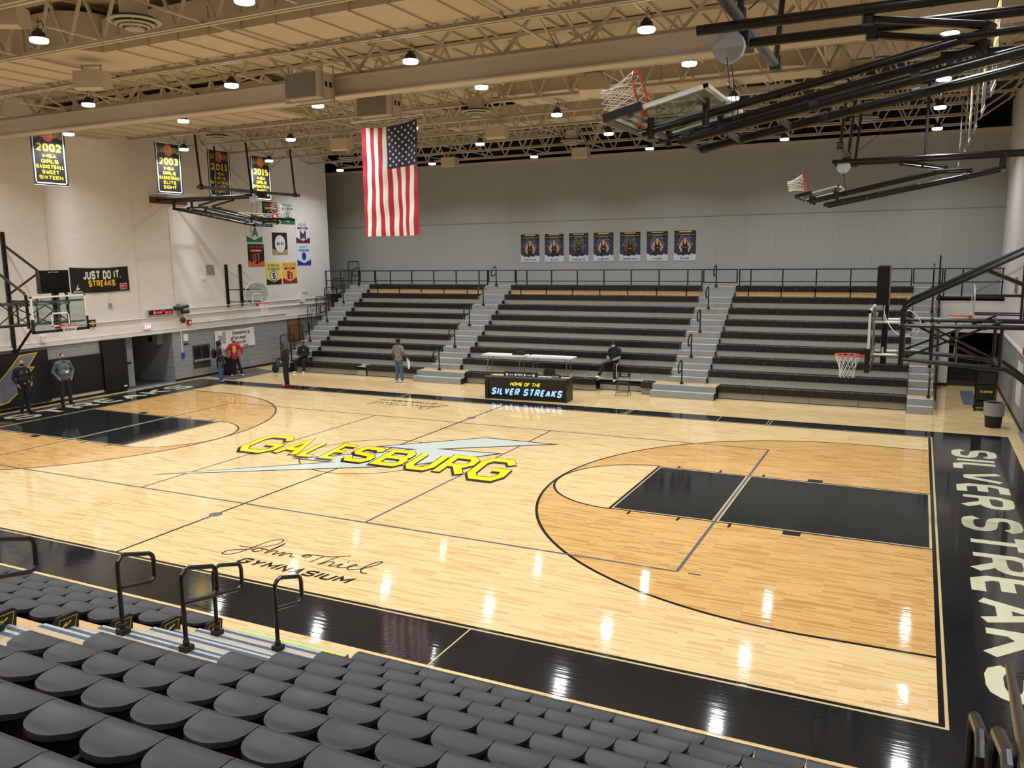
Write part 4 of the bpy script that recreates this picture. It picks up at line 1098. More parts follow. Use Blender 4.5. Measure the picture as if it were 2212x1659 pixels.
cbanner(-1, 10.42, '2015', ('IHSA', 'GIRLS', 'BASKETBALL', 'SWEET', 'SIXTEEN'), 'black and gold 2015 girls basketball banner beside a dark hoop hanger')
for i, y in enumerate((-2.2, .2, 2.6, 5.0, 7.4, 11.2)):
    cbanner(1, y, '20' + ['07', '05', '04', '10', '12', '14'][i], ('IHSA', 'BASKETBALL', 'REGIONAL'), 'hanging banner on the right side seen edge on, %s from the camera' % ORD[i])

# flag, 13 stripes hanging down with the star field at the viewer's right
def flag():
    FY, FZ, W, H = 2.45, 8.58, 1.82, 3.0
    t = thing('national_flag', 'large stars and stripes flag hanging vertically over the court', 'flag', (-.79, FY, FZ))
    def P(u, v, d=0):
        sag = -.09 * math.sin(PI * u) * (1 - v) + .1 * (u - .5) * (1 - v)
        wave = .05 * math.sin(u * 9 + v * 3) + .03 * math.sin(u * 17 - v * 5 + 1) + .015 * math.sin(v * 23 + u * 4)
        x = (u - .5) * W * (1 - .03 * v * (1 if u > .5 else -.2))
        return (x, wave * (.4 + .6 * v) + d, -v * H + sag + .03 * math.sin(v * PI) * (u - .5))
    m = MB(); NU, NV = 52, 60
    vs = [P(i / NU, j / NV) for j in range(NV + 1) for i in range(NU + 1)]; W1 = NU + 1
    m.add(vs, [])
    for j in range(NV):
        for i in range(NU):
            u, v = (i + .5) / NU, (j + .5) / NV
            st = int(u * 13)
            mi = 2 if (u > 6 / 13 and v < .385) else (0 if st % 2 == 0 else 1)
            m.f.append((j * W1 + i, j * W1 + i + 1, (j + 1) * W1 + i + 1, (j + 1) * W1 + i)); m.m.append(mi)
    c = m.build('cloth', [mat('flag red', (178, 34, 52), .7, noise=.06), mat('flag white', (236, 232, 228), .75), mat('flag navy', (34, 40, 74), .7)], t, True)
    for d in (-.006, .006):
        m = MB()
        for r in range(11):
            for q in range(9):
                if (r + q) % 2: continue
                u = 6 / 13 + (7 / 13) * (q + 1) / 10; v = .385 * (r + 1) / 12
                m.poly([P(u + a / W, v - b / H, d) for a, b in star(0, 0, .046)])
        m.build('stars', M_wh, t)
    b = MB(); b.tube((-1.25, 0, .1), (1.12, 0, .14), .014, 8); b.build('pole', M_alu, t, True)
    b = MB()
    for x in (-.9, .75): b.tube((x, 0, .12), (x * .95, 0, .72), .005, 5)
    for x in (-.9, .9): b.tube((x, 0, .0), (x, 0, .12), .005, 5)
    b.build('rope', M_alu, t)
flag()

# wrestler posters on the back wall
def poster(i, x0, name, skin, pose, label):
    w, h = .97, 1.31; z0 = 4.64
    t = MB()
    F = lambda a, b, d=.014: (x0 + a, 19.5 - .005 - d, z0 + b)
    t.box(x0, x0 + w, 19.483, 19.4999, z0, z0 + h, 0)
    rect = lambda a, b, c, d, dd, mi: t.poly([F(a, c, dd), F(b, c, dd), F(b, d, dd), F(a, d, dd)], mi)
    rect(.0, w, h - .28, h, .0142, 7)
    rect(.22, w - .22, h - .07, h - .03, .0150, 2); rect(.05, w - .05, h - .17, h - .15, .0150, 6)
    # emblem: outlined keystone G
    em = [(.15, .7), (.24, .9), (.33, 1.13), (.64, 1.13), (.73, .98), (.6, .98), (.56, 1.05), (.4, 1.05), (.28, .76), (.44, .76)]
    curve2(t, em + [em[0]], .018, lambda a, b: F(a, b, .0152), 3)
    curve2(t, [(.55, .9), (.68, .9), (.82, .7), (.62, .7)], .018, lambda a, b: F(a, b, .0152), 3)
    # mist at the bottom
    mist = [(0, 0), (w, 0), (w, .3), (.88, .27), (.8, .33), (.7, .25), (.55, .28), (.42, .22), (.3, .27), (.2, .24), (.1, .31), (0, .34)]
    for tri in range(1, len(mist) - 1): pass
    S4 = 5 if skin == 0 else 8
    cx = w / 2
    # legs, shorts, torso, arms, head (flat print)
    for s in (-1, 1):
        t.poly([F(cx + s * a, b, .0154) for a, b in ((.02, .42), (.17, .4), (.2, .2), (.11, .2))][::s], 1)
        t.poly([F(cx + s * a, b, .0153) for a, b in ((.1, .26), (.19, .26), (.18, .1), (.1, .1))][::s], S4)
        hx = .1 if pose % 2 else .13
        curve2(t, [(cx + s * .15, .78), (cx + s * .23, .6), (cx + s * hx, .42 - .03 * (pose == 2))], .085, lambda a, b: F(a, b, .0156), S4)
    t.poly([F(cx + a, b, .0157) for a, b in ((-.17, .82), (-.1, .88), (.1, .88), (.17, .82), (.13, .6), (.14, .42), (-.14, .42), (-.13, .6))], S4)
    t.poly([F(cx + a, b, .0160) for a, b in ((-.1, .84), (-.07, .87), (-.03, .72), (.03, .72), (.07, .87), (.1, .84), (.12, .6), (.14, .4), (-.14, .4), (-.12, .6))], 1)
    curve2(t, [(cx - .06, .58), (cx + .06, .58)], .02, lambda a, b: F(a, b, .0164), 2)
    t.poly([F(a, b, .0163) for a, b in ell(cx, .955, .062, .08)], S4)
    t.poly([F(cx + a, b, .0166) for a, b in ((-.075, .96), (-.07, 1.02), (-.03, 1.06), (.03, 1.06), (.07, 1.02), (.075, .96), (.05, 1.0), (-.05, 1.0))], 9)
    for i2 in range(len(mist) - 3):
        a = mist[2 + i2]; b = mist[3 + i2]
        t.poly([F(b[0], 0.01, .0168), F(a[0], .01, .0168), F(a[0], a[1], .0168), F(b[0], b[1], .0168)], 4)
    text(t, name, lambda a, b: F(cx + a, .06 + b, .0172), .085, .019, align='c', fit=.085 * len(name) + .05, mi=1)
    t.box(x0 - .006, x0 + w + .006, 19.4835, 19.4995, z0 - .006, z0 + h + .006, 4)
    o = t.build('wrestler_poster', [M_navy, M_bk, M_gold, mat('pale blue print', (150, 170, 190), .5), mat('poster mist', (206, 208, 220), .55, noise=.1, nscale=8), mat('light skin print', (206, 156, 130), .6), M_goldd, mat('poster top dark', (24, 26, 36), .5), mat('brown skin print', (120, 76, 58), .6), mat('hair print', (28, 22, 20), .7)])
    tag(o, label, 'poster', 'wrestler posters on the grey back wall')
for i, (x, nm, sk, ps, l) in enumerate(((-4.96, 'SANTANA', 0, 2, 'poster of a crouching wrestler lettered SANTANA, leftmost of the row'), (-3.71, 'ALEX', 0, 1, 'poster of a wrestler with raised hands lettered ALEX'), (-2.47, 'CHEVEYO', 1, 1, 'poster of a dark haired wrestler lettered CHEVEYO'),
        (-1.25, 'JASHON', 0, 0, 'poster of a standing wrestler lettered JASHON, fourth in the row'), (0.02, 'JEREMIAH', 1, 0, 'poster of a wrestler lettered JEREMIAH, fifth in the row'), (1.28, 'TYLER', 0, 1, 'poster of a broad wrestler lettered TYLER'), (2.53, 'RYNE', 0, 2, 'poster of a wrestler lettered RYNE, rightmost of the row'))):
    poster(i, x, nm, sk, ps, l)

# conference squad banners on the left wall, each about one metre square
def school(y0, z0, bg, edge, title, sub, tcol, subbg, deco, label, w=1.02, h=1.02):
    m = MB(); ms = [mat('banner cloth %d %d %d' % c, c, .6) for c in (bg, edge, tcol, subbg)] + [M_wh, M_bk]
    f = fL(WX, y0, z0)
    m.box(-XW, WX, y0, y0 + w, z0, z0 + h, 0)
    P = lambda pts, d, mi: m.poly([f(a, b, d) for a, b in pts], mi)
    P([(0, 0), (w, 0), (w, .28), (w / 2, .1)], .002, 1); P([(0, 0), (w / 2, .1), (0, .28)], .0021, 1)
    if title: text(m, title, lambda a, b: f(w / 2 + a, h - .2 + b, .003), .14, .02, align='c', fit=min(.9, .095 * len(title)), mi=2)
    if sub:
        P([(.14, h - .35), (w - .14, h - .35), (w - .12, h - .25), (.12, h - .25)], .003, 3)
        text(m, sub, lambda a, b: f(w / 2 + a, h - .33 + b, .004), .06, .012, align='c', fit=min(.66, .06 * len(sub)), mi=4 if sum(subbg) < 500 else 5)
    deco(m, f, P)
    o = m.build('school_banner', ms, None)
    tag(o, label, 'banner', 'square conference banners on the left wall')
def deco_letter(s, mi, omi, h=.46, t=.1, y=.16, fit=None, sh=0):
    def D(m, f, P):
        if omi is not None: text(m, s, lambda a, b: f(.51 + a, y - .02 + b, .004), h + .04, t + .045, align='c', fit=(fit or .34) + .05, mi=omi, shear=sh)
        text(m, s, lambda a, b: f(.51 + a, y + b, .005), h, t, align='c', fit=fit or .34, mi=mi, shear=sh)
    return D
def deco_bigsix(m, f, P):
    P(ell(.51, .5, .36, .4, 36), .004, 4)
    curve2(m, [(.42, .82), (.62, .82), (.64, .6), (.58, .35), (.5, .2), (.4, .35), (.36, .55), (.42, .7), (.42, .82)], .01, lambda a, b: f(a, b, .005), 5)
    text(m, 'BIG SIX', lambda a, b: f(.52 + a, .44 + b, .006), .13, .028, align='c', fit=.5, mi=5)
def deco_ring(mi, s, smi):
    def D(m, f, P):
        P(ell(.51, .4, .27, .24, 30), .004, mi); P(ell(.51, .4, .24, .21, 30), .0045, 4)
        text(m, s, lambda a, b: f(.51 + a, .25 + b, .006), .3, .07, align='c', fit=.22, mi=smi)
    return D
def deco_A(m, f, P):
    text(m, 'A', lambda a, b: f(.56 + a, .2 + b, .005), .5, .1, align='c', fit=.4, mi=2)
    curve2(m, [(.32, .14), (.32, .66)], .05, lambda a, b: f(a, b, .006), 5); curve2(m, [(.2, .48), (.46, .48)], .05, lambda a, b: f(a, b, .006), 5)
    curve2(m, [(.32, .16), (.32, .64)], .025, lambda a, b: f(a, b, .007), 4); curve2(m, [(.22, .48), (.44, .48)], .025, lambda a, b: f(a, b, .007), 4)
GR = (30, 118, 74)
school(13.05, 6.58, (24, 24, 26), (190, 150, 70), 'GALESBURG', 'SILVER STREAKS', (150, 150, 152), (200, 160, 80), deco_letter('G', 0, 4, .4, .1, .18), 'black conference banner lettered GALESBURG behind the folded left hoop')
school(14.22, 6.6, (226, 234, 232), GR, 'GENESEO', 'MAPLE LEAFS', GR, GR, deco_ring(1, 'G', 1), 'pale conference banner with green ring lettered GENESEO')
school(11.9, 5.73, (222, 226, 224), GR, '', '', GR, GR, deco_A, 'pale conference banner with green letter A and a cross')
school(11.95, 4.63, (26, 24, 24), (222, 96, 60), 'UNITED TOWNSHIP', 'PANTHERS', (170, 72, 46), (222, 96, 60), deco_letter('UT', 1, None, .44, .07, .16, .5), 'black and orange conference banner with the letters UT')
school(13.58, 5.17, (22, 24, 34), (176, 150, 112), '', '', (22, 24, 34), (22, 24, 34), deco_bigsix, 'dark conference banner with white oval, centre of the wall group')
school(15.25, 5.71, (226, 232, 242), (110, 32, 56), 'MOLINE', 'MAROONS', (90, 90, 96), (110, 32, 56), deco_letter('M', 1, 5, .42, .1, .14, .4), 'white conference banner with maroon letter M')
school(15.25, 4.63, (220, 232, 246), (34, 52, 150), 'QUINCY', 'BLUE DEVILS', (60, 80, 160), (34, 52, 150), lambda m, f, P: P(ell(.51, .44, .16, .2, 20), .004, 1), 'white and blue conference banner lettered QUINCY')
school(13.04, 3.77, (240, 222, 90), (26, 30, 52), 'STERLING', 'GOLDEN WARRIORS', (60, 62, 60), (70, 74, 66), deco_ring(1, 'S', 1), 'yellow conference banner with a letter S in a white oval')
school(14.15, 3.78, (246, 196, 90), (150, 30, 54), 'ROCK ISLAND', 'ROCKS', (190, 120, 60), (150, 30, 54), deco_letter('RI', 1, None, .44, .09, .16, .36), 'orange yellow conference banner with maroon letters RI')

# JUST DO IT banner with a soft edge
def wallcloth(name, y0, y1, z0, z1, sag, mats, label, cat, deco, nx=30, nz=6):
    m = MB(); f = lambda u, v, d=0: (WX + .02 + .012 * math.sin(u * 21) * math.sin(v * 5 + 1) + d, y0 + (y1 - y0) * u, z0 + (z1 - z0) * v - sag * math.sin(PI * u) * (.5 + .5 * v))
    W1 = nx + 1; m.add([f(i / nx, j / nz) for j in range(nz + 1) for i in range(W1)], [(j * W1 + i, j * W1 + i + 1, (j + 1) * W1 + i + 1, (j + 1) * W1 + i) for j in range(nz) for i in range(nx)])
    deco(m, lambda a, b, d=.012: f(a / (y1 - y0), b / (z1 - z0), d))
    o = m.build(name, mats); tag(o, label, cat); return o
def d1(m, f):
    text(m, 'JUST DO IT.', lambda a, b: f(1.3 + a, .5 + b * 1.7), .19, .047, align='c', fit=1.6, mi=1, shear=.04, gap=.15)
    text(m, 'STREAKS', lambda a, b: f(1.27 + a, .22 + b * 1.5), .165, .045, align='c', fit=1.14, mi=2, gap=.15)
    m.poly([f(a, b) for a, b in ((.16, .1), (.3, .36), (.24, .16), (.36, .2), (.3, .13))], 1)
    text(m, 'BSNSPORTS', lambda a, b: f(.08 + a, .02 + b), .05, .012, fit=.36, mi=1)
    m.poly([f(a, b, .012) for a, b in ((2.04, .06), (2.34, .06), (2.34, .3), (2.04, .3))], 1); m.poly([f(a, b, .014) for a, b in ((2.055, .12), (2.325, .12), (2.325, .285), (2.055, .285))], 3); m.poly([f(a, b, .014) for a, b in ((2.055, .07), (2.325, .07), (2.325, .12), (2.055, .12))], 0)
    m.poly([f(a, b, .016) for a, b in ((2.1, .19), (2.15, .165), (2.29, .24), (2.15, .2), (2.12, .23))], 1)
    text(m, 'TEAM', lambda a, b: f(2.19 + a, .08 + b, .016), .03, .006, align='c', fit=.16, mi=1)
wallcloth('slogan_banner', 3.0, 5.46, 3.86, 4.78, .05, [M_bk, M_wh, M_gold, mat('red logo print', (200, 44, 60), .5)], 'black JUST DO IT STREAKS banner on the left wall', 'banner', d1)
def d2(m, f):
    text(m, 'Galesburg', lambda a, b: f(1.02 + a, .62 + b), .15, .03, mi=1, fit=1.06, shear=.15, rnd=1)
    text(m, 'Cottage', lambda a, b: f(.98 + a, .4 + b), .15, .03, mi=1, fit=.84, shear=.15, rnd=1)
    text(m, 'Hospital', lambda a, b: f(.95 + a, .18 + b), .15, .03, mi=1, fit=.86, shear=.15, rnd=1)
    text(m, 'LIFE. RIGHT HERE.', lambda a, b: f(.62 + a, .03 + b), .07, .014, mi=1, fit=1.4, shear=.15)
    for i in range(9):
        w = .2 if i < 3 else (.42 if i < 7 else .2); x = .42 if i < 3 else (.2 if i < 7 else .42)
        m.poly([f(a, b) for a, b in ((x, .76 - .06 * i), (x + w, .78 - .06 * i), (x + w, .8 - .06 * i), (x, .785 - .06 * i))], 1)
wallcloth('hospital_banner', 9.6, 12.0, 1.06, 1.9, .03, [mat('white vinyl', (226, 228, 230), .5), mat('maroon print', (122, 40, 62), .5)], 'white hospital banner with maroon lettering on the grey block wall', 'banner', d2)
# big lightning banner over the pads, left edge of the view
def d3(m, f):
    b1 = [(1.05 - 2.2, .1), (.75 - 1.2, 1.2), (.62, 1.72), (1.4, 1.78), (1.0, 1.28), (1.22, 1.26), (.85, .8), (1.0, .78), (.2, .1), (-.3, -.0)]
    b1 = [(-1.6, .1), (.55, 1.72), (1.38, 1.78), (1.0, 1.3), (1.2, 1.28), (.8, .84), (1.0, .82), (-.2, .12), (-.1, .3), (.35, .7), (.1, .72), (.6, 1.2), (.4, 1.25)]
    b1 = [(-.8, .25), (.2, 1.15), (.75, 1.72), (1.38, 1.76), (1.0, 1.3), (1.22, 1.28), (.8, .84), (1.02, .82), (.2, .2), (-.5, .1)]
    from mathutils.geometry import tessellate_polygon
    for poly, d, mi in ((b1, .02, 1), ):
        for t3 in tessellate_polygon([[Vector((a, b, 0)) for a, b in poly]]): m.poly([f(poly[i][0], poly[i][1], d) for i in t3], mi)
    curve2(m, b1 + [b1[0]], .035, lambda a, b: f(a, b, .024), 2)
m = MB(); y0, y1, z0, z1 = -2.5, 1.78, .14, 1.98
f3 = lambda u, v, d=0: (-XW + .14 + .02 * math.sin(u * 30 + v * 2) * (1 - v) + d, y0 + (y1 - y0) * u, z0 + (z1 - z0) * v)
m.add([f3(i / 40, j / 8) for j in range(9) for i in range(41)], [(j * 41 + i, j * 41 + i + 1, (j + 1) * 41 + i + 1, (j + 1) * 41 + i) for j in range(8) for i in range(40)])
d3(m, lambda a, b, d=0: f3((a - y0) / (y1 - y0), b / (z1 - z0), d))
tag(m.build('lightning_banner', [M_bk, mat('grey bolt print', (120, 124, 130), .6, noise=.2, nscale=3), M_gold]), 'black banner with grey and gold lightning bolt at the left edge', 'banner')

# wall pads on the left wall and on the passage door
for i in range(6):
    y = -3.4 + 1.22 * i
    if y + 1.2 > 4.95: break
    o = MB().box(-XW, -XW + .1, y, y + 1.21, .22, 1.58).build('wall_pad', M_pad)
    tag(o, 'black padded wall panel on the left wall, %s from the passage opening' % ORD[5 - i], 'wall pad', 'black padded panels along the left wall')
struct(MB().box(-XW, -XW + .03, -3.4, 5.0, .1, .2).build('trim_5', mat('white kick strip', (214, 214, 208), .5)))
t = thing('door_pad', 'tall black padded panel beside the left passage opening', 'wall pad', (-XW, 4.5, 0))
MB().box(0, .16, -.55, .48, .12, 2.05).build('pad', M_pad, t); MB().box(.16, .162, .25, .4, .2, .25).build('logo_tab', M_white, t)
# scoreboard clock, exit sign and small fixtures
M_red = mat('red led glow', (255, 40, 50), .5, emit=4.0)
t = thing('digital_clock', 'long black clock with glowing red digits above the passage opening', 'clock', (-XW, 6.15, 2.8))
MB().box(0, .1, 0, 1.3, 0, .24).build('case', M_alu, t); MB().box(.1, .104, .06, 1.24, .03, .21).build('display', M_bk, t)
b = MB(); text(b, '8:44', lambda a, c: (.106, .28 + a, .06 + c), .12, .024, fit=.42); text(b, 'PM', lambda a, c: (.106, .74 + a, .14 + c), .04, .01); text(b, 'DEC 20', lambda a, c: (.106, .86 + a, .06 + c), .08, .014, fit=.3); b.build('digits', M_red, t)
for s, y, z, l in ((-1, 5.95, 2.28, 'glowing red EXIT sign above the left passage opening'), ):
    t = thing('exit_sign', l, 'exit sign', (s * XW, y, z)); MB().box(0, .08, 0, .36, 0, .22).build('case', M_white, t)
    MB().box(.08, .084, .02, .34, .02, .2).build('face', mat('exit face glow', (255, 90, 100), .5, emit=2.2), t)
    b = MB(); text(b, 'EXIT', lambda a, c: (.086, .04 + a, .045 + c), .13, .022, fit=.28); b.build('letters', mat('exit letters', (255, 235, 235), .5, emit=3.0), t)
def small(name, label, cat, parts, loc, group=None):
    t = thing(name, label, cat, loc, group=group)
    for pn, mb_, mm in parts: mb_.build(pn, mm, t, False)
    return t
small('horn_speaker', 'cluster of grey horn and camera beside the red digit clock', 'wall device', [('bracket', MB().box(0, .1, -.06, .06, -.3, .2), M_riser), ('horn', MB().tube((.15, -.3, .03), (.15, .1, .03), .09, 12).tube((.15, .1, .06), (.15, .4, .08), .07, 12), M_housing), ('lower_horn', MB().tube((.15, .05, -.14), (.15, .4, -.14), .08, 12), M_housing)], (-XW, 7.75, 3.0))
small('emergency_light', 'small black twin lamp under the clock cluster', 'emergency light', [('head', MB().lathe([(.02, -.04), (.1, -.05), (.12, .03), (.05, .08)], 14, M=Matrix.Rotation(R(90), 3, 'Y')), M_housing), ('bracket', MB().box(0, .06, -.03, .03, -.12, .0), M_blackm)], (-XW + .08, 7.9, 2.52))
small('fire_alarm', 'red fire alarm box on the left wall near the clock', 'alarm', [('box', MB().box(0, .08, -.1, .1, -.1, .1), mat('alarm red', (170, 30, 44), .5)), ('strobe', MB().box(.08, .12, -.04, .04, -.06, .04), M_white)], (-XW, 8.25, 2.4))
small('wall_bell', 'round grey gong on a grey square plate, upper left wall', 'bell', [('plate', MB().box(0, .03, -.2, .24, -.22, .2), M_riser), ('gong', MB().lathe([(.17, 0), (.15, .06), (.03, .09)], 20, M=Matrix.Rotation(R(90), 3, 'Y')), M_stepg)], (-XW, 9.62, 4.55))
small('wall_sensor', 'small white disc sensor left of the wall gong', 'sensor', [('disc', MB().lathe([(.1, 0), (.09, .05), (.03, .07)], 16, M=Matrix.Rotation(R(90), 3, 'Y')), M_white)], (-XW, 9.2, 4.2))
small('outlet_box', 'small grey electric box under the slogan banner', 'electric box', [('box', MB().box(0, .06, -.07, .07, -.09, .09), M_stepg), ('conduit', MB().tube((.02, 0, .09), (.02, 0, .5), .012, 6), M_wpaint)], (-XW, 4.55, 3.32))
small('wall_speaker', 'small black framed speaker low beside the left main hoop', 'speaker', [('frame', MB().box(0, .06, -.13, .13, -.13, .13), M_bk), ('grille', MB().box(.06, .065, -.08, .08, -.08, .08), M_goldd)], (-XW, 3.72, 2.72))
small('paper_dispenser', 'white box on the wall under the left main hoop', 'box', [('box', MB().box(0, .12, -.09, .09, -.13, .1), M_white), ('slot', MB().box(.12, .125, -.02, .05, .04, .06), M_bk)], (-XW, .85 + .9, 2.34))
small('wall_phone', 'small blue device on a white conduit beside the passage', 'wall device', [('conduit', MB().box(0, .03, -.02, .02, .1, 1.1), M_wpaint), ('box', MB().box(0, .05, -.05, .09, -.1, .12), mat('blue plastic', (60, 60, 160), .4))], (-XW, 7.8, 1.05))
small('thermostat', 'white guarded thermostat on the grey wall right of the passage', 'thermostat', [('box', MB().box(0, .08, -.1, .1, -.14, .14), M_white)], (-XW, 8.0, 1.78))
small('name_plate', 'small black plate above the drinking fountains', 'sign', [('plate', MB().box(0, .01, -.12, .12, -.03, .03), M_bk)], (-XW, 8.05, 1.5))
small('hand_dryer', 'white wall box and pipe near the left end of the far bleachers', 'wall device', [('box', MB().box(0, .16, -.12, .12, -.2, .12), M_white), ('pipe', MB().path([(.05, 0, .12), (.05, 0, .3), (.05, .5, .3), (.05, .5, .18)], .02, 6), M_wpaint)], (-XW, 15.4, 3.05))
# drinking fountains in a steel niche
t = thing('drinking_fountain', 'double steel drinking fountain set in the grey block wall', 'drinking fountain', (-XW, 8.35, .42))
M_ss = mat('brushed steel', (112, 106, 98), .35, metal=.7, noise=.1)
MB().box(0, .02, 0, .94, 0, .97).build('frame', M_ss, t)
for y in (.06, .5):
    MB().box(.02, .024, y, y + .38, .36, .9).build('niche', mat('dark steel niche', (46, 42, 38), .4, metal=.5), t)
    MB().prism([(0, 0), (.16, .03), (.14, -.05), (0, -.1)], lambda a, b, c: (.02 + a, c, .36 + b), y, y + .38).build('basin', M_alu, t)
MB().box(.02, .03, .02, .92, .02, .28).build('access_panel', M_ss, t)
# pinboard at the bleacher end
t = thing('notice_board', 'brown framed board on the grey wall at the left bleacher end', 'board', (-XW, 14.28, .97))
MB().box(0, .03, 0, 1.0, 0, 1.08).build('frame', mat('brown board frame', (110, 70, 42), .6, noise=.2), t)
MB().box(.03, .034, .08, .92, .08, 1.0).build('face', mat('brown slats', (138, 96, 62), .6, noise=.3, nscale=14), t)
# conduits along the left wall
for y0, y1, z, l in ((3.2, 7.6, 2.72, 'thin painted pipe crossing above the left passage opening'), (8.2, 17.6, 2.98, 'upper painted pipe along the left wall toward the bleachers'), (8.2, 17.6, 2.72, 'second painted pipe along the left wall toward the bleachers'), (8.3, 14.2, 2.36, 'lowest painted pipe over the grey wainscot')):
    o = MB().tube((-XW + .04, y0, z), (-XW + .04, y1, z), .028, 8).build('wall_pipe', M_wpaint, smooth=True); tag(o, l, 'pipe', 'painted pipes on the left wall')
# vertical conduit lines on the tall left wall
for y, z0, z1, l in ((7.62, 3.3, 7.3, 'thin vertical conduit below the brown wall beam'), (5.9, 2.6, 9.4, 'thin vertical conduit above the digital clock'), (2.3, 4.7, 9.3, 'thin vertical conduit above the left shot clock')):
    o = MB().tube((-XW + .015, y, z0), (-XW + .015, y, z1), .012, 6).build('wall_conduit', M_wpaint); tag(o, l, 'pipe', 'thin conduits on the left wall')
# hanging box in the passage, door beside it
t = thing('wall_cabinet', 'pale box hanging high on the passage wall', 'cabinet', (-16.0, 7.28, 1.55)); MB().box(-.35, .35, -.2, .07, 0, .45).build('case', M_stepg, t); MB().box(-.2, .05, -.205, -.2, .1, .35).build('window', M_dark, t)
t = thing('passage_door', 'pale grey door standing open inside the left passage', 'door', (-15.6, 5.05, 0)); MB().box(-.05, .0, 0, .75, .02, 2.0).build('leaf', M_stepg, t); MB().box(0, .05, .15, .6, .95, 1.02).build('push_bar', M_blackm, t)

# right wall bits: paper sheet, strobe
o = MB().box(XW - .02, XW, 10.0, 11.2, .55, 1.75).build('wall_sheet', mat('white printed sheet', (214, 208, 206), .6, noise=.25, nscale=4)); tag(o, 'white printed sheet on the right wall beside the trash can', 'poster')
o = MB().box(XW - .02, XW, 13.2, 13.9, 3.6, 4.1).build('wall_grille', M_grille); tag(o, 'dark square grille high on the right wall', 'air vent')
small('fire_alarm', 'red alarm box on the right wall above the trash can', 'alarm', [('box', MB().box(-.08, 0, -.1, .1, -.1, .1), MATS['alarm red'])], (XW, 9.6, 2.2))

# ------------------------------------------------------------------ scorer table, folding tables, chairs
t = thing('scorer_table', 'black scorer table lettered HOME OF THE SILVER STREAKS at midcourt', 'table', (.27, 8.7, 0), R(3.6))
MB().box(-1.5, 1.5, .02, .62, .02, .76).build('cabinet', M_pad, t)
MB().box(-1.46, 1.46, .1, .66, .76, .79).build('worktop', mat('light oak top', (214, 170, 120), .4, noise=.12), t)
MB().box(-1.52, -1.4, -.04, .62, .0, .78).build('side_panel', M_pad, t); MB().box(1.4, 1.52, -.04, .62, .0, .78).build('side_panel', M_pad, t)
MB().prism([(-.04, .66), (.16, .66), (.18, .8), (.02, .84), (-.05, .78)], lambda a, b, c: (c, a, b), -1.52, 1.52).build('top_pad', M_pad, t)
MB().box(-1.4, 1.4, -.0, .02, .06, .68).build('display', mat('led screen black', (14, 15, 22), .25), t)
b = MB(); text(b, 'HOME OF THE', lambda a, c: (-.02 + a, -.004, .5 + c), .125, .024, align='c', fit=1.12, shear=.25); b.build('yellow_lettering', mat('yellow screen light', (250, 232, 60), .5, emit=.75), t)
b = MB(); text(b, 'SILVER STREAKS', lambda a, c: (0 + a, -.004, .16 + c), .25, .058, align='c', fit=2.62, shear=.3, rnd=1, gap=.35); b.build('blue_lettering', mat('pale blue screen light', (150, 192, 246), .5, emit=.85), t)
t = thing('possession_indicator', 'black POSS arrow box standing on the scorer table', 'scoreboard', (.06, 8.78, .79), R(3.6))
MB().box(-.62, .62, -.05, .06, .0, .19).build('case', M_bk, t)
b = MB(); F = lambda a, c: (a, -.054, c)
text(b, 'POSS', lambda a, c: F(a, .055 + c), .08, .016, align='c', fit=.2); b.poly([F(a, c) for a, c in ((-.24, .095), (-.14, .035), (-.14, .155))]); b.poly([F(a, c) for a, c in ((.24, .095), (.14, .155), (.14, .035))])
text(b, 'BONUS', lambda a, c: F(-.42 + a, .07 + c), .045, .009, fit=.16); text(b, 'BONUS', lambda a, c: F(.27 + a, .07 + c), .045, .009, fit=.16)
b.poly([F(a, c) for a, c in ell(-.5, .095, .045, .045)]); b.poly([F(a, c) for a, c in ell(.5, .095, .045, .045)]); b.build('markings', M_wh, t)
t = thing('table_microphone_box', 'small black console box on the right end of the scorer table', 'console', (1.32, 8.97, .79), R(3.6)); MB().prism([(-.1, 0), (.12, 0), (.1, .08), (-.04, .15)], lambda a, b, c: (c, a, b), -.14, .14).build('case', M_bk, t); b = MB(); text(b, 'SILVER', lambda a, c: (a, -.085 + c * .3, .05 + c), .04, .008, align='c', fit=.2); b.build('lettering', M_wh, t)
o = MB().box(-.12, .12, -.06, .06, 0, .05).build('tissue_box', mat('pale blue card', (150, 190, 206), .6), loc=(.85, 8.95, .79)); tag(o, 'pale blue box on the scorer table right of the arrow box', 'box')
def foldtable(x, label):
    t = thing('folding_table', label, 'table', (x, 11.65, .47), group='white folding tables')
    b = MB(); pr = [(-.92, 0), (-.9, -.02), (.9, -.02), (.92, 0), (.92, .02), (.9, .04), (-.9, .04), (-.92, .02)]
    b.prism(pr, lambda a, c, d: (a, d, .69 + c), -.26, .26).build('tabletop', M_white, t)
    for s in (-1, 1):
        b = MB()
        for y in (-.2, .2): b.tube((s * .72, y, 0), (s * .66, y, .67), .014, 8)
        b.tube((s * .71, -.2, .08), (s * .71, .2, .08), .012, 6); b.tube((s * .68, 0, .45), (s * .42, 0, .67), .01, 6); b.tube((s * .68, -.2, .45), (s * .68, .2, .45), .01, 6)
        b.build('leg', M_steel, t, True)
foldtable(-1.95, 'white folding table on the bench, left one holding a black bag'); foldtable(.0, 'white folding table on the bench, right one, empty')
for q in (): pass
o = MB().prism([(-.24, 0), (.24, 0), (.22, .08), (.1, .14), (-.12, .13), (-.22, .07)], lambda a, b, c: (a, c, b), -.13, .13).build('equipment_bag', mat('black nylon', (18, 18, 20), .7), loc=(-1.35, 11.6, 1.2)); tag(o, 'black nylon bag lying on the left white folding table', 'bag')
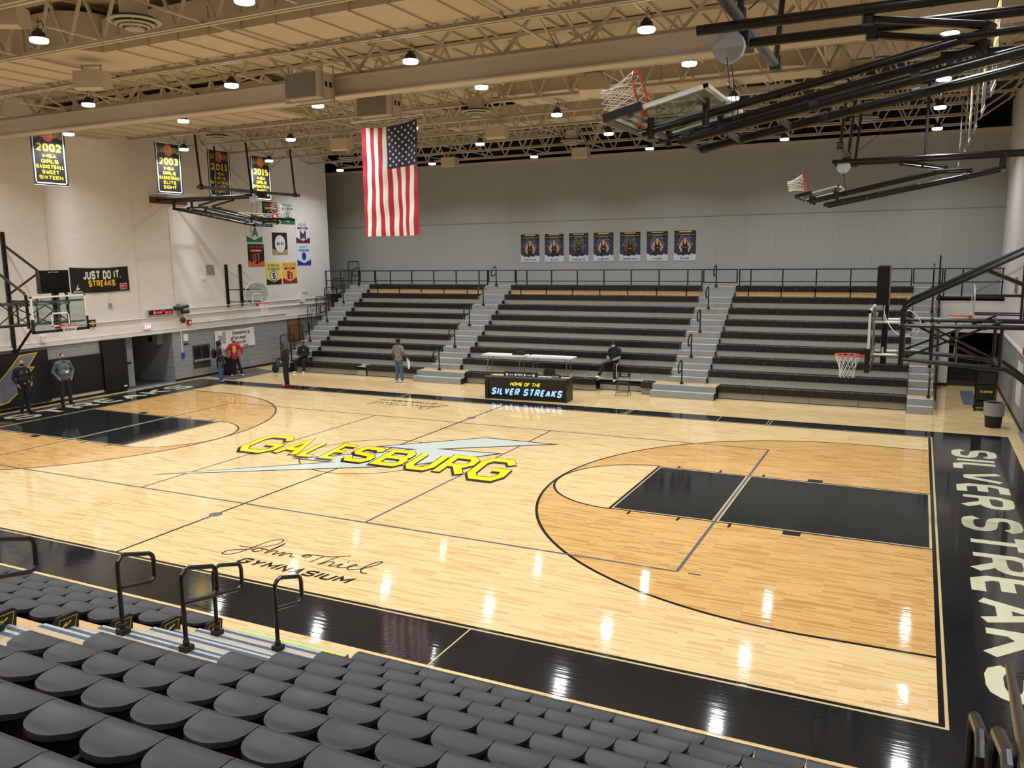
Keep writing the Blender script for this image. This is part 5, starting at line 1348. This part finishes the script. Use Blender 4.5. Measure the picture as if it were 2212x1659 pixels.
for x, c, l in ((-1.3, .1, 'white cup at the back of the scorer table, leftmost'), (-.75, .14, 'small carton behind the arrow box of the scorer table'), (-.25, .2, 'white bottle on the bench behind the scorer table'), (.95, .14, 'small grey carton right of the office chair'), (1.6, .14, 'small grey carton on the bench right of the scorer table')):
    b = MB(); b.lathe([(.03, 0), (.035, c * .7), (.02, c * .8), (.018, c)], 10) if c != .14 else b.box(-.06, .06, -.04, .04, 0, c)
    o = b.build('drink_container' if c != .14 else 'carton', M_white if c != .14 else M_riser, loc=(x * .9, 11.48, .47)); tag(o, l, 'bottle' if c != .14 else 'carton', 'small items on the bottom bench')
# office chair behind the table
t = thing('office_chair', 'black office chair behind the scorer table', 'chair', (.85, 9.7, 0), R(180))
MB().prism([(-.2, -.25), (.2, -.25), (.22, .1), (.16, .25), (-.16, .25), (-.22, .1)], lambda a, b, c: (a, .2 + c, .8 + b), 0, .06).build('backrest', M_blackm, t); MB().box(-.24, .24, -.25, .22, .46, .53).build('seat', M_blackm, t)
b = MB(); b.tube((0, 0, .1), (0, 0, .46), .03, 8)
for k in range(5): b.beam((0, 0, .1), (.28 * math.cos(R(72 * k)), .28 * math.sin(R(72 * k)), .05), .04, .03)
b.tube((0, .2, .5), (0, .24, .62), .02, 6); b.build('base', M_blackm, t)
for k in range(5):
    MB().lathe([(.025, -.015), (.025, .015)], 10, c=(.28 * math.cos(R(72 * k)), .28 * math.sin(R(72 * k)), .025), M=Matrix.Rotation(R(90), 3, 'X')).build('caster', M_blackm, t)
# folding chair
t = thing('folding_chair', 'black folding chair with printed back in front of the bleachers', 'chair', (3.05, 11.0, 0), R(6))
F = lambda a, b, c: (a, c, b)
b = MB(); b.prism([(-.2, 0), (.2, 0), (.2, .16), (.12, .2), (-.12, .2), (-.2, .16)], F, 0, .03); b.v = [(x, y + .2, z + .62) for x, y, z in b.v]; b.build('backrest', M_blackm, t)
b = MB(); text(b, 'SILVER', lambda a, c: (a, .196, .72 + c), .05, .01, align='c', fit=.22); text(b, 'STREAKS', lambda a, c: (a, .196, .65 + c), .05, .01, align='c', fit=.26); b.build('print', M_wh, t)
MB().box(-.2, .2, -.2, .16, .43, .46).build('seat', M_blackm, t)
for s in (-1, 1):
    MB().tube((s * .22, -.24, 0), (s * .21, .22, .82), .012, 8).build('front_leg', M_black, t, True)
    MB().tube((s * .22, .24, 0), (s * .21, -.1, .46), .012, 8).build('rear_leg', M_black, t, True)
MB().tube((-.22, -.18, .12), (.22, -.18, .12), .01, 6).tube((-.22, .2, .1), (.22, .2, .1), .01, 6).build('crossbar', M_black, t)

# ------------------------------------------------------------------ right corner: trash can, cart, mat; left mat and bin
t = thing('trash_can', 'round dark trash can with a clear grey liner by the right wall', 'trash can', (14.45, 9.75, 0))
MB().lathe([(.2, 0), (.255, .68), (.245, .68), (.19, .02)], 28).build('bin', M_blackm, t, True)
b = MB(); b.lathe([(.262, .66), (.27, .71), (.256, .715), (.25, .55)], 28, cap=False); b.lathe([(.258, .34), (.266, .66)], 28, cap=False); b.build('liner', mat('grey film liner', (150, 152, 158), .3), t, True)
t = thing('equipment_cart', 'tall black equipment cart beside the stair opening', 'cart', (14.4, 12.5, 0))
MB().box(-.27, .27, -.25, .25, .12, .3).build('lower_shelf', M_blackm, t); MB().box(-.25, .25, -.26, .22, .35, .82).build('drawer_box', M_pad, t)
b = MB(); text(b, 'SCORERS', lambda a, c: (a, -.264, .58 + c), .07, .015, align='c', fit=.34); b.build('lettering', MATS['yellow print'], t)
MB().box(-.24, .24, -.22, .22, .9, 1.22).build('upper_box', M_blackm, t); MB().box(-.27, .27, -.25, .25, 1.3, 1.4).build('top_tray', M_blackm, t)
for x in (-.27, .27):
    for y in (-.25, .25): MB().tube((x, y, .06), (x, y, 1.55), .015, 6).build('post', M_black, t); MB().lathe([(.05, -.02), (.05, .02)], 12, c=(x, y, .05), M=Matrix.Rotation(R(90), 3, 'X')).build('caster', M_blackm, t)
o = MB().box(13.85, 14.25, 13.3, 16.2, .001, .012).build('floor_mat', mat('blue grey mat', (86, 94, 112), .8, noise=.1)); tag(o, 'narrow blue grey mat on the floor before the stair opening', 'mat')
m = MB(); m.add([(x, y, z) for z in (.001, .012) for x, y in ((-15.05, 9.1), (-13.15, 8.55), (-13.25, 11.3), (-14.9, 11.75))], [(0, 1, 2, 3), (4, 5, 6, 7), (0, 1, 5, 4), (1, 2, 6, 5), (2, 3, 7, 6), (3, 0, 4, 7)])
o = m.build('floor_mat', mat('brown grey mat', (92, 84, 82), .8, noise=.15)); tag(o, 'large brown grey mat on the floor below the hospital banner', 'mat')
t = thing('trash_can', 'square black trash bin behind the two women', 'trash can', (-14.45, 9.75, .012)); MB().prism([(-.2, -.2), (.2, -.2), (.2, .2), (-.2, .2)], lambda a, b, c: (a, b, c), 0, .72).build('bin', M_blackm, t); MB().box(-.22, .22, -.22, .22, .7, .78).build('lid', M_blackm, t)
t = thing('sports_bag', 'black bag on the floor left of the man looking down', 'bag', (-13.0, 11.15, 0)); b = MB(); b.lathe([(.02, .0), (.22, .02), (.27, .16), (.2, .36), (.08, .44), (.02, .45)], 18); b.build('body', MATS['black nylon'], t, True); MB().path([(-.12, 0, .4), (-.06, 0, .55), (.06, 0, .55), (.12, 0, .4)], .015, 6).build('strap', M_blackm, t)

# scraps on the seats
o = MB().box(-.05, .05, -.006, .006, 0, .004).build('paper_strip', mat('lilac paper', (170, 150, 240), .6), loc=(5.95, NY(8) - .36, NZ(8) + .004)); o.rotation_euler = (0, 0, R(20)); tag(o, 'thin lilac paper strip lying on a seat at the lower left', 'paper')
o = MB().box(-.012, .012, -.01, .01, 0, .012).build('candy_wrapper', mat('yellow foil', (230, 200, 60), .3), loc=(6.3, NY(9) - .2, NZ(9) - .008)); tag(o, 'tiny yellow scrap on a seat at the lower left', 'wrapper')

# ------------------------------------------------------------------ people
def remesh(mb, name, mats, parent, vox, smooth_it=4):
    me = mb.mesh(name + '_raw', mats); o = bpy.data.objects.new(name + '_raw', me); C.objects.link(o)
    r = o.modifiers.new('r', 'REMESH'); r.mode = 'VOXEL'; r.voxel_size = vox; r.use_smooth_shade = True
    s = o.modifiers.new('s', 'SMOOTH'); s.iterations = smooth_it; s.factor = .5
    dg = bpy.context.evaluated_depsgraph_get(); ev = o.evaluated_get(dg)
    nm = bpy.data.meshes.new_from_object(ev); nm.name = name
    bpy.data.objects.remove(o); bpy.data.meshes.remove(me)
    nm.materials.clear(); nm.materials.append(mats if not isinstance(mats, (list, tuple)) else mats[0])
    nm.polygons.foreach_set('use_smooth', [True] * len(nm.polygons))
    q = bpy.data.objects.new(name, nm); C.objects.link(q); q.parent = parent
    return q
def ball(mb, c, r, n=12):
    rx, ry, rz = r if isinstance(r, (tuple, list)) else (r, r, r); c = Vector(c); vs = [c + Vector((0, 0, -rz))]; H = 8
    for i in range(1, H):
        a = PI * i / H
        for k in range(n): vs.append(c + Vector((rx * math.sin(a) * math.cos(2 * PI * k / n), ry * math.sin(a) * math.sin(2 * PI * k / n), -rz * math.cos(a))))
    vs.append(c + Vector((0, 0, rz))); fs = [(0, 1 + (k + 1) % n, 1 + k) for k in range(n)]
    for i in range(H - 2):
        for k in range(n): a = 1 + i * n; fs.append((a + k, a + (k + 1) % n, a + n + (k + 1) % n, a + n + k))
    t = len(vs) - 1; a = 1 + (H - 2) * n; fs += [(a + k, a + (k + 1) % n, t) for k in range(n)]
    mb.add(vs, fs)
def cap(mb, p0, r0, p1, r1, n=12):
    ball(mb, p0, r0, n); ball(mb, p1, r1, n); mb.path([p0, p1], r0, n, r2=r1)
SKIN = {'light': mat('light skin', (208, 158, 136), .5, noise=.05), 'brown': mat('brown skin', (96, 62, 48), .5, noise=.05), 'tan': mat('tan skin', (140, 92, 70), .5, noise=.05)}
def person(label, loc, rz, skin, J=None, H=1.76, fat=1.0, top=(M_bk, 0), pants=M_bk, shoes=M_bk, hair=('short', (40, 30, 26)), mask=(16, 16, 18), sleeve='long', coat=0, head_turn=0, head_pitch=0, extra=None, group=None):
    t = thing('person', label, 'person', loc, rz, group); k = H / 1.78
    j = dict(pel=(0, 0, .95), che=(0, 0, 1.27), nek=(0, .015, 1.49), hed=(0, -.01, 1.655), shL=(.185, .01, 1.43), shR=(-.185, .01, 1.43), elL=(.25, .04, 1.15), elR=(-.25, .04, 1.15), wrL=(.25, -.04, .91), wrR=(-.25, -.04, .91),
             hiL=(.09, 0, .92), hiR=(-.09, 0, .92), knL=(.1, -.015, .5), knR=(-.1, -.015, .5), anL=(.11, .02, .09), anR=(-.11, .02, .09))
    if J: j.update(J)
    j = {a: Vector(b) * k for a, b in j.items()}
    s = k; sk = SKIN[skin]
    up = (j['nek'] - j['pel']).normalized()
    def torso(mb, g):
        f = fat
        ball(mb, j['pel'] + Vector((0, 0, .0)), ((.155 * f + g) * s, (.115 * f + g) * s, .12 * s)); ball(mb, j['che'], ((.165 * (f * .5 + .5) + g) * s, (.115 * (f * .5 + .5) + g) * s, .19 * s))
        mid = (j['pel'] + j['che']) / 2; ball(mb, mid + Vector((0, -.02 * (f - 1) * 3, 0)), ((.145 * f + g) * s, (.11 * f * (1.15 if f > 1.05 else 1) + g) * s, .17 * s))
        cap(mb, j['shL'] + Vector((-.02, 0, -.0)), (.062 + g) * s, j['shR'] + Vector((.02, 0, 0)), (.062 + g) * s)
        cap(mb, j['shL'] * .5 + j['nek'] * .5, (.055 + g) * s, j['shR'] * .5 + j['nek'] * .5, (.055 + g) * s)
    RZ = Matrix.Rotation(head_turn, 3, 'Z') @ Matrix.Rotation(head_pitch, 3, 'X')
    hd = lambda v: j['hed'] + RZ @ (Vector(v) * s)
    # body: one continuous skin
    b = MB(); torso(b, -.008)
    cap(b, j['nek'] + Vector((0, 0, -.05)), .055 * s, hd((0, .01, -.05)), .052 * s)
    for (c, r) in (((0, .01, .03), (.075, .092, .088)), ((0, -.01, -.03), (.062, .075, .085)), ((0, -.035, -.08), (.038, .035, .03)), ((0, -.09, -.01), (.014, .02, .022)), ((0, -.078, -.055), (.026, .014, .008)), ((.076, .01, -.01), (.012, .02, .03)), ((-.076, .01, -.01), (.012, .02, .03))):
        m0 = MB(); ball(m0, (0, 0, 0), r); b.add([hd(Vector(c) + Vector(v)) for v in m0.v], m0.f)
    for sd in 'LR':
        sg = 1 if sd == 'L' else -1
        cap(b, j['sh' + sd], .05 * s, j['el' + sd], .039 * s); cap(b, j['el' + sd], .039 * s, j['wr' + sd], .026 * s)
        cap(b, j['hi' + sd], .078 * s, j['kn' + sd], .052 * s); cap(b, j['kn' + sd], .053 * s, j['an' + sd], .036 * s)
        d = (j['wr' + sd] - j['el' + sd]).normalized(); 
        fwd = Vector((0, -1, 0)); fwd = (fwd - d * fwd.dot(d)); fwd = fwd.normalized() if fwd.length > .15 else Vector((-sg, 0, 0)); sdv = d.cross(fwd)
        w0 = j['wr' + sd]; pc = w0 + d * .05 * s
        cap(b, w0, .025 * s, w0 + d * .045 * s + fwd * .018 * s, .021 * s); cap(b, w0 + d * .02 * s - fwd * .012 * s, .021 * s, w0 + d * .085 * s - fwd * .022 * s, .017 * s); cap(b, w0 + d * .04 * s + fwd * .018 * s, .02 * s, w0 + d * .085 * s + fwd * .024 * s, .016 * s)
        inn = sdv * (-1 if sdv.x * sg > 0 else 1)
        for q, (o, ln) in enumerate(((.03, .07), (.01, .078), (-.011, .072), (-.031, .056))):
            p0 = w0 + d * .088 * s + fwd * o * s; p1 = p0 + (d * ln * .55 + inn * .006) * s; p2 = p1 + (d * ln * .4 + inn * .022) * s
            cap(b, p0, .0105 * s, p1, .0095 * s, 8); cap(b, p1, .0095 * s, p2, .0085 * s, 8)
        cap(b, w0 + (d * .03 + fwd * .03) * s, .0125 * s, w0 + (d * .075 + fwd * .052 + inn * .015) * s, .0105 * s, 8)
    remesh(b, 'body', sk, t, .011, 3)
    # eyes
    for sg in (-1, 1):
        e_ = MB(); m0 = MB(); ball(m0, (0, 0, 0), (.012, .006, .007)); e_.add([hd(Vector((sg * .03, -.083, .012)) + Vector(v)) for v in m0.v], m0.f); e_.build('eye', mat('dark eye', (26, 20, 18), .3), t, True)
    # hair
    hs, hc = hair; hm = mat('hair %d %d %d' % tuple(hc), hc, .7, noise=.2)
    if hs:
        b = MB()
        spec = {'short': [((0, .022, .05), (.08, .09, .08))], 'crop': [((0, .02, .045), (.077, .09, .078))], 'afro': [((0, .025, .06), (.105, .105, .1))], 'hood': [((0, .03, .03), (.1, .11, .13)), ((0, .06, -.13), (.11, .08, .12))], 'bun': [((0, .03, .045), (.086, .092, .085)), ((.02, .09, .12), (.05, .05, .045))]}[hs]
        for c, r in spec:
            m0 = MB(); ball(m0, (0, 0, 0), r); b.add([hd(Vector(c) + Vector(v)) for v in m0.v], m0.f)
        b.build('hair' if hs != 'hood' else 'hood', hm, t, True)
    if mask:
        b = MB(); m0 = MB(); ball(m0, (0, 0, 0), (.062, .055, .05)); b.add([hd(Vector((0, -.045, -.045)) + Vector(v)) for v in m0.v], m0.f)
        for sg in (-1, 1): b.tube(hd((sg * .055, -.05, -.03)), hd((sg * .078, .01, -.01)), .004, 5)
        b.build('face_mask', mat('mask %d %d %d' % tuple(mask), mask, .7), t, True)
    # trousers, jacket, shoes
    b = MB(); ball(b, j['pel'], ((.165 * fat) * s, (.125 * fat) * s, .115 * s))
    for sd in 'LR':
        cap(b, j['hi' + sd], .098 * s * (fat * .4 + .6), j['kn' + sd], .074 * s); cap(b, j['kn' + sd], .074 * s, j['an' + sd] + Vector((0, 0, .0)), .06 * s)
    remesh(b, 'trousers', pants, t, .016, 5)
    b = MB(); torso(b, .02)
    for sd in 'LR':
        if sleeve == 'long': cap(b, j['sh' + sd], .068 * s, j['el' + sd], .054 * s); cap(b, j['el' + sd], .054 * s, j['wr' + sd] * .93 + j['el' + sd] * .07, .042 * s)
        else: cap(b, j['sh' + sd], .07 * s, j['el' + sd] * .6 + j['sh' + sd] * .4, .064 * s)
    if coat: cap(b, j['pel'] + Vector((0, .0, 0)), .165 * s, j['pel'] + Vector((0, 0, -coat)), .165 * s)
    remesh(b, 'shirt' if not coat else 'coat', top[0], t, .015, 5)
    for sd in 'LR':
        b = MB(); a = j['an' + sd]; dr = Vector((.25 if sd == 'L' else -.25, -1, 0)).normalized()
        if J and 'toe' + sd in J: dr = Vector(J['toe' + sd]).normalized()
        base = a.z - .085 * s
        c0 = Vector((a.x, a.y, base + .045 * s)) - dr * .03 * s; c1 = Vector((a.x, a.y, base + .032 * s)) + dr * .14 * s
        cap(b, c0, .044 * s, c1, .036 * s); cap(b, c0, .044 * s, a, .05 * s)
        b.v = [(x, y, max(z, base)) for x, y, z in b.v]
        b.build('shoe', shoes, t, True)
    if extra: extra(t, j, hd, s)
    return t
M_navyc = mat('navy uniform cloth', (22, 24, 32), .75, noise=.1); M_teal = mat('grey teal knit', (92, 106, 108), .85, noise=.08, nscale=20); M_char = mat('charcoal trousers', (34, 36, 40), .8, noise=.1)
M_coat = mat('black quilted coat', (20, 21, 24), .65, noise=.15); M_jean = mat('blue denim', (66, 92, 128), .85, noise=.15, nscale=12); M_redj = mat('red jacket cloth', (176, 26, 42), .6, noise=.08)
M_yel = mat('yellow shirt cloth', (240, 180, 40), .8); M_blk2 = mat('black jersey cloth', (18, 18, 20), .8, noise=.1); M_greys = mat('grey polo cloth', (124, 114, 112), .85, noise=.08, nscale=15); M_wsh = mat('white sneaker', (226, 226, 226), .5)
M_redsh = mat('red sneaker', (214, 40, 60), .5); M_gsh = mat('grey sneaker', (130, 136, 150), .6)
def x_cop(t, j, hd, s):
    MB().path([Vector((.165 * math.cos(R(a)), .125 * math.sin(R(a)), 1.0)) * s for a in range(0, 360, 20)], .022, 6, closed=True).build('belt', M_blackm, t)
    MB().box(-.035, .035, -.155, -.14, .98, 1.03).build('buckle', M_steel, t)
    MB().add([(.07, -.142, 1.36), (.12, -.138, 1.36), (.12, -.14, 1.41), (.07, -.144, 1.41)], [(0, 1, 2, 3)]).build('badge', M_gold, t)
    MB().box(-.11, -.05, -.15, -.14, 1.36, 1.375).build('name_tag', M_alu, t)
person('person in black police uniform standing beside the lightning banner, hand at the belt', (-14.4, .42, 0), R(82), 'light', dict(elL=(.28, .0, 1.2), wrL=(.2, -.16, 1.0), elR=(-.27, .03, 1.18), wrR=(-.22, -.1, .98)), 1.8, 1.12, (M_navyc, 0), M_navyc, M_bk, ('crop', (120, 90, 74)), (14, 14, 16), extra=x_cop)
def x_sw(t, j, hd, s):
    MB().path(spline([Vector((-.06, -.1, 1.5)) * s, Vector((-.03, -.165, 1.35)) * s, Vector((0, -.2, 1.2)) * s, Vector((.03, -.165, 1.35)) * s, Vector((.06, -.1, 1.5)) * s], 5), .006, 5).build('lanyard', M_blackm, t)
    MB().box(-.045, .045, -.235 * s, -.225 * s, 1.12 * s, 1.2 * s).build('badge', mat('white card', (240, 244, 248), .3), t)
    b = MB(); ball(b, Vector((0, -.02, 1.5)) * s, (.075, .07, .04)); b.build('collar', mat('red plaid collar', (110, 60, 62), .8), t, True)
person('heavy person in grey teal sweater and lanyard, hands in pockets, by the wall pads', (-14.4, 1.92, 0), R(80), 'light', dict(elL=(.33, .05, 1.17), wrL=(.23, -.06, .96), elR=(-.33, .05, 1.17), wrR=(-.23, -.06, .96), shL=(.21, .01, 1.44), shR=(-.21, .01, 1.44), anL=(.15, 0, .09), anR=(-.13, 0, .09), knL=(.12, -.01, .5), knR=(-.11, -.01, .5)), 1.84, 1.36, (M_teal, 0), M_char, M_bk, ('crop', (60, 44, 38)), (16, 16, 18), extra=x_sw)
def x_wc(t, j, hd, s):
    b = MB(); ball(b, Vector((0, -.09, 1.2)) * s, (.07, .07, .2)); b.build('grey_shirt', mat('light grey shirt', (170, 166, 164), .8), t, True)
person('woman in long black coat and jeans with a backpack, standing below the hospital banner', (-13.2, 8.0, 0.012), R(118), 'tan', dict(elL=(.24, .0, 1.14), wrL=(.2, -.1, .92), elR=(-.25, -.01, 1.15), wrR=(-.21, -.08, .92), hiL=(.08, 0, .92), hiR=(-.08, 0, .92)), 1.68, 1.1, (M_coat, 0), M_jean, M_gsh, ('hood', (20, 18, 20)), None, coat=.22, head_turn=R(15), extra=x_wc)
t = thing('backpack', 'black backpack with grey straps worn by the woman in the long black coat', 'backpack', (-13.2, 8.0, 0.012), R(118))
b = MB(); ball(b, (0, .24, 1.18), (.15, .1, .22)); remesh(b, 'pack', MATS['black nylon'], t, .02, 4)
for sx in (-.1, .1): MB().path(spline([(sx, .18, 1.38), (sx, .03, 1.45), (sx, -.13, 1.36), (sx * 1.3, -.15, 1.15), (sx * 1.6, .1, 1.02)], 5), .014, 6).build('strap', M_riser, t, True)
def x_rj(t, j, hd, s):
    b = MB(); ball(b, Vector((0, -.1, 1.2)) * s, (.078, .06, .22)); b.build('yellow_shirt', M_yel, t, True)
person('woman in red jacket over yellow shirt and black trousers, legs apart', (-13.9, 9.5, 0.012), R(48), 'light', dict(elL=(.36, .0, 1.2), wrL=(.33, -.06, .98), elR=(-.33, .0, 1.2), wrR=(-.27, -.1, .98), anL=(.3, 0, .09), knL=(.19, -.02, .5), anR=(-.14, 0, .09)), 1.64, 1.08, (M_redj, 0), M_blk2, M_wsh, ('bun', (122, 62, 48)), (16, 16, 18), coat=.04, head_turn=R(35), extra=x_rj)
person('person all in black with red shoes looking down at a tablet near the sideline', (-9.86, 8.12, 0), R(-68), 'brown', dict(hed=(0, -.09, 1.62), nek=(0, -.02, 1.48), elL=(.25, -.04, 1.16), wrL=(.08, -.28, 1.12), elR=(-.25, -.04, 1.16), wrR=(-.08, -.28, 1.12)), 1.76, 1.1, (M_blk2, 0), M_blk2, M_redsh, ('crop', (20, 17, 16)), (16, 16, 18), head_pitch=R(32))
t = thing('tablet', 'black tablet held by the person in black with red shoes', 'tablet', (-9.86, 8.12, 0), R(-68)); MB().box(-.1, .1, -.5, -.34, 1.1, 1.115, M=Matrix.Translation((0, 0, 0))).build('screen', M_bk, t)
SIT = dict(pel=(0, 0, .1), che=(0, .0, .42), nek=(0, -.0, .64), hed=(0, -.03, .8), shL=(.19, 0, .58), shR=(-.19, 0, .58), elL=(.26, -.06, .33), elR=(-.26, -.06, .33), wrL=(.05, -.28, .26), wrR=(-.05, -.28, .26), hiL=(.1, -.02, .08), hiR=(-.1, -.02, .08), knL=(.2, -.44, .07), knR=(-.2, -.44, .07), anL=(.19, -.42, -.37), anR=(-.19, -.42, -.37))
def x_st(t, j, hd, s):
    MB().add([(.05, -.15, .5), (.09, -.145, .5), (.09, -.145, .54), (.05, -.15, .54)], [(0, 1, 2, 3)]).build('chest_logo', M_gold, t)
person('bald grey bearded person in black sitting with clasped hands on the bottom bench', (-11.95, 11.68, .47), R(12), 'brown', SIT, 1.82, 1.2, (M_blk2, 0), M_blk2, M_wsh, (None, (120, 116, 112)), (92, 92, 92), extra=x_st)
person('person in grey polo and jeans seen from behind in front of the left section', (-6.22, 10.6, 0), R(176), 'brown', dict(elL=(.28, .06, 1.16), wrL=(.24, -.0, .95), elR=(-.3, .03, 1.17), wrR=(-.36, -.14, 1.0), anL=(.12, .02, .09), anR=(-.13, -.03, .09)), 1.76, 1.08, (M_greys, 0), M_jean, M_wsh, ('afro', (16, 14, 14)), None, sleeve='short')
t = thing('plastic_bag', 'white plastic bag hanging from the hand of the person in jeans', 'bag', (-5.88, 10.8, .55)); b = MB(); ball(b, (0, 0, .16), (.06, .05, .2)); ball(b, (-.06, 0, .34), (.04, .03, .14)); remesh(b, 'bag', mat('white thin plastic', (226, 228, 230), .4), t, .015, 3)
S2 = dict(SIT); S2.update(hed=(-.02, -.06, .79), knL=(.2, -.42, .05), anL=(.22, -.48, -.42), knR=(-.22, -.45, .1), anR=(-.34, -.62, -.3), wrL=(.02, -.32, .22), wrR=(-.1, -.3, .22))
def x_mk(t, j, hd, s):
    for sg in (-1, 1):
        b = MB(); e1 = j['elL' if sg > 0 else 'elR']; w1 = j['wrL' if sg > 0 else 'wrR']; cap(b, e1 * .9 + w1 * .1, .058, w1 * .85 + e1 * .15, .046); b.build('grey_sleeve', mat('light grey sleeve', (128, 128, 130), .8), t, True)
    b = MB(); ball(b, Vector((0, .06, .66)) * s, (.12, .09, .07)); b.build('hood', M_blk2, t, True)
    MB().path([j['hiL'] + Vector((.1, -.05, .04)), j['knL'] + Vector((.075, .0, .03)), j['anL'] + Vector((.065, 0, .08))], .012, 6).build('trouser_stripe', M_wsh, t, True)
person('person in black hooded jacket and pale blue mask sitting on the second bench', (2.3, 12.25, .87), R(-6), 'brown', S2, 1.8, 1.08, (M_blk2, 0), M_blk2, M_wsh, ('afro', (18, 16, 16)), (170, 200, 206), extra=x_mk)
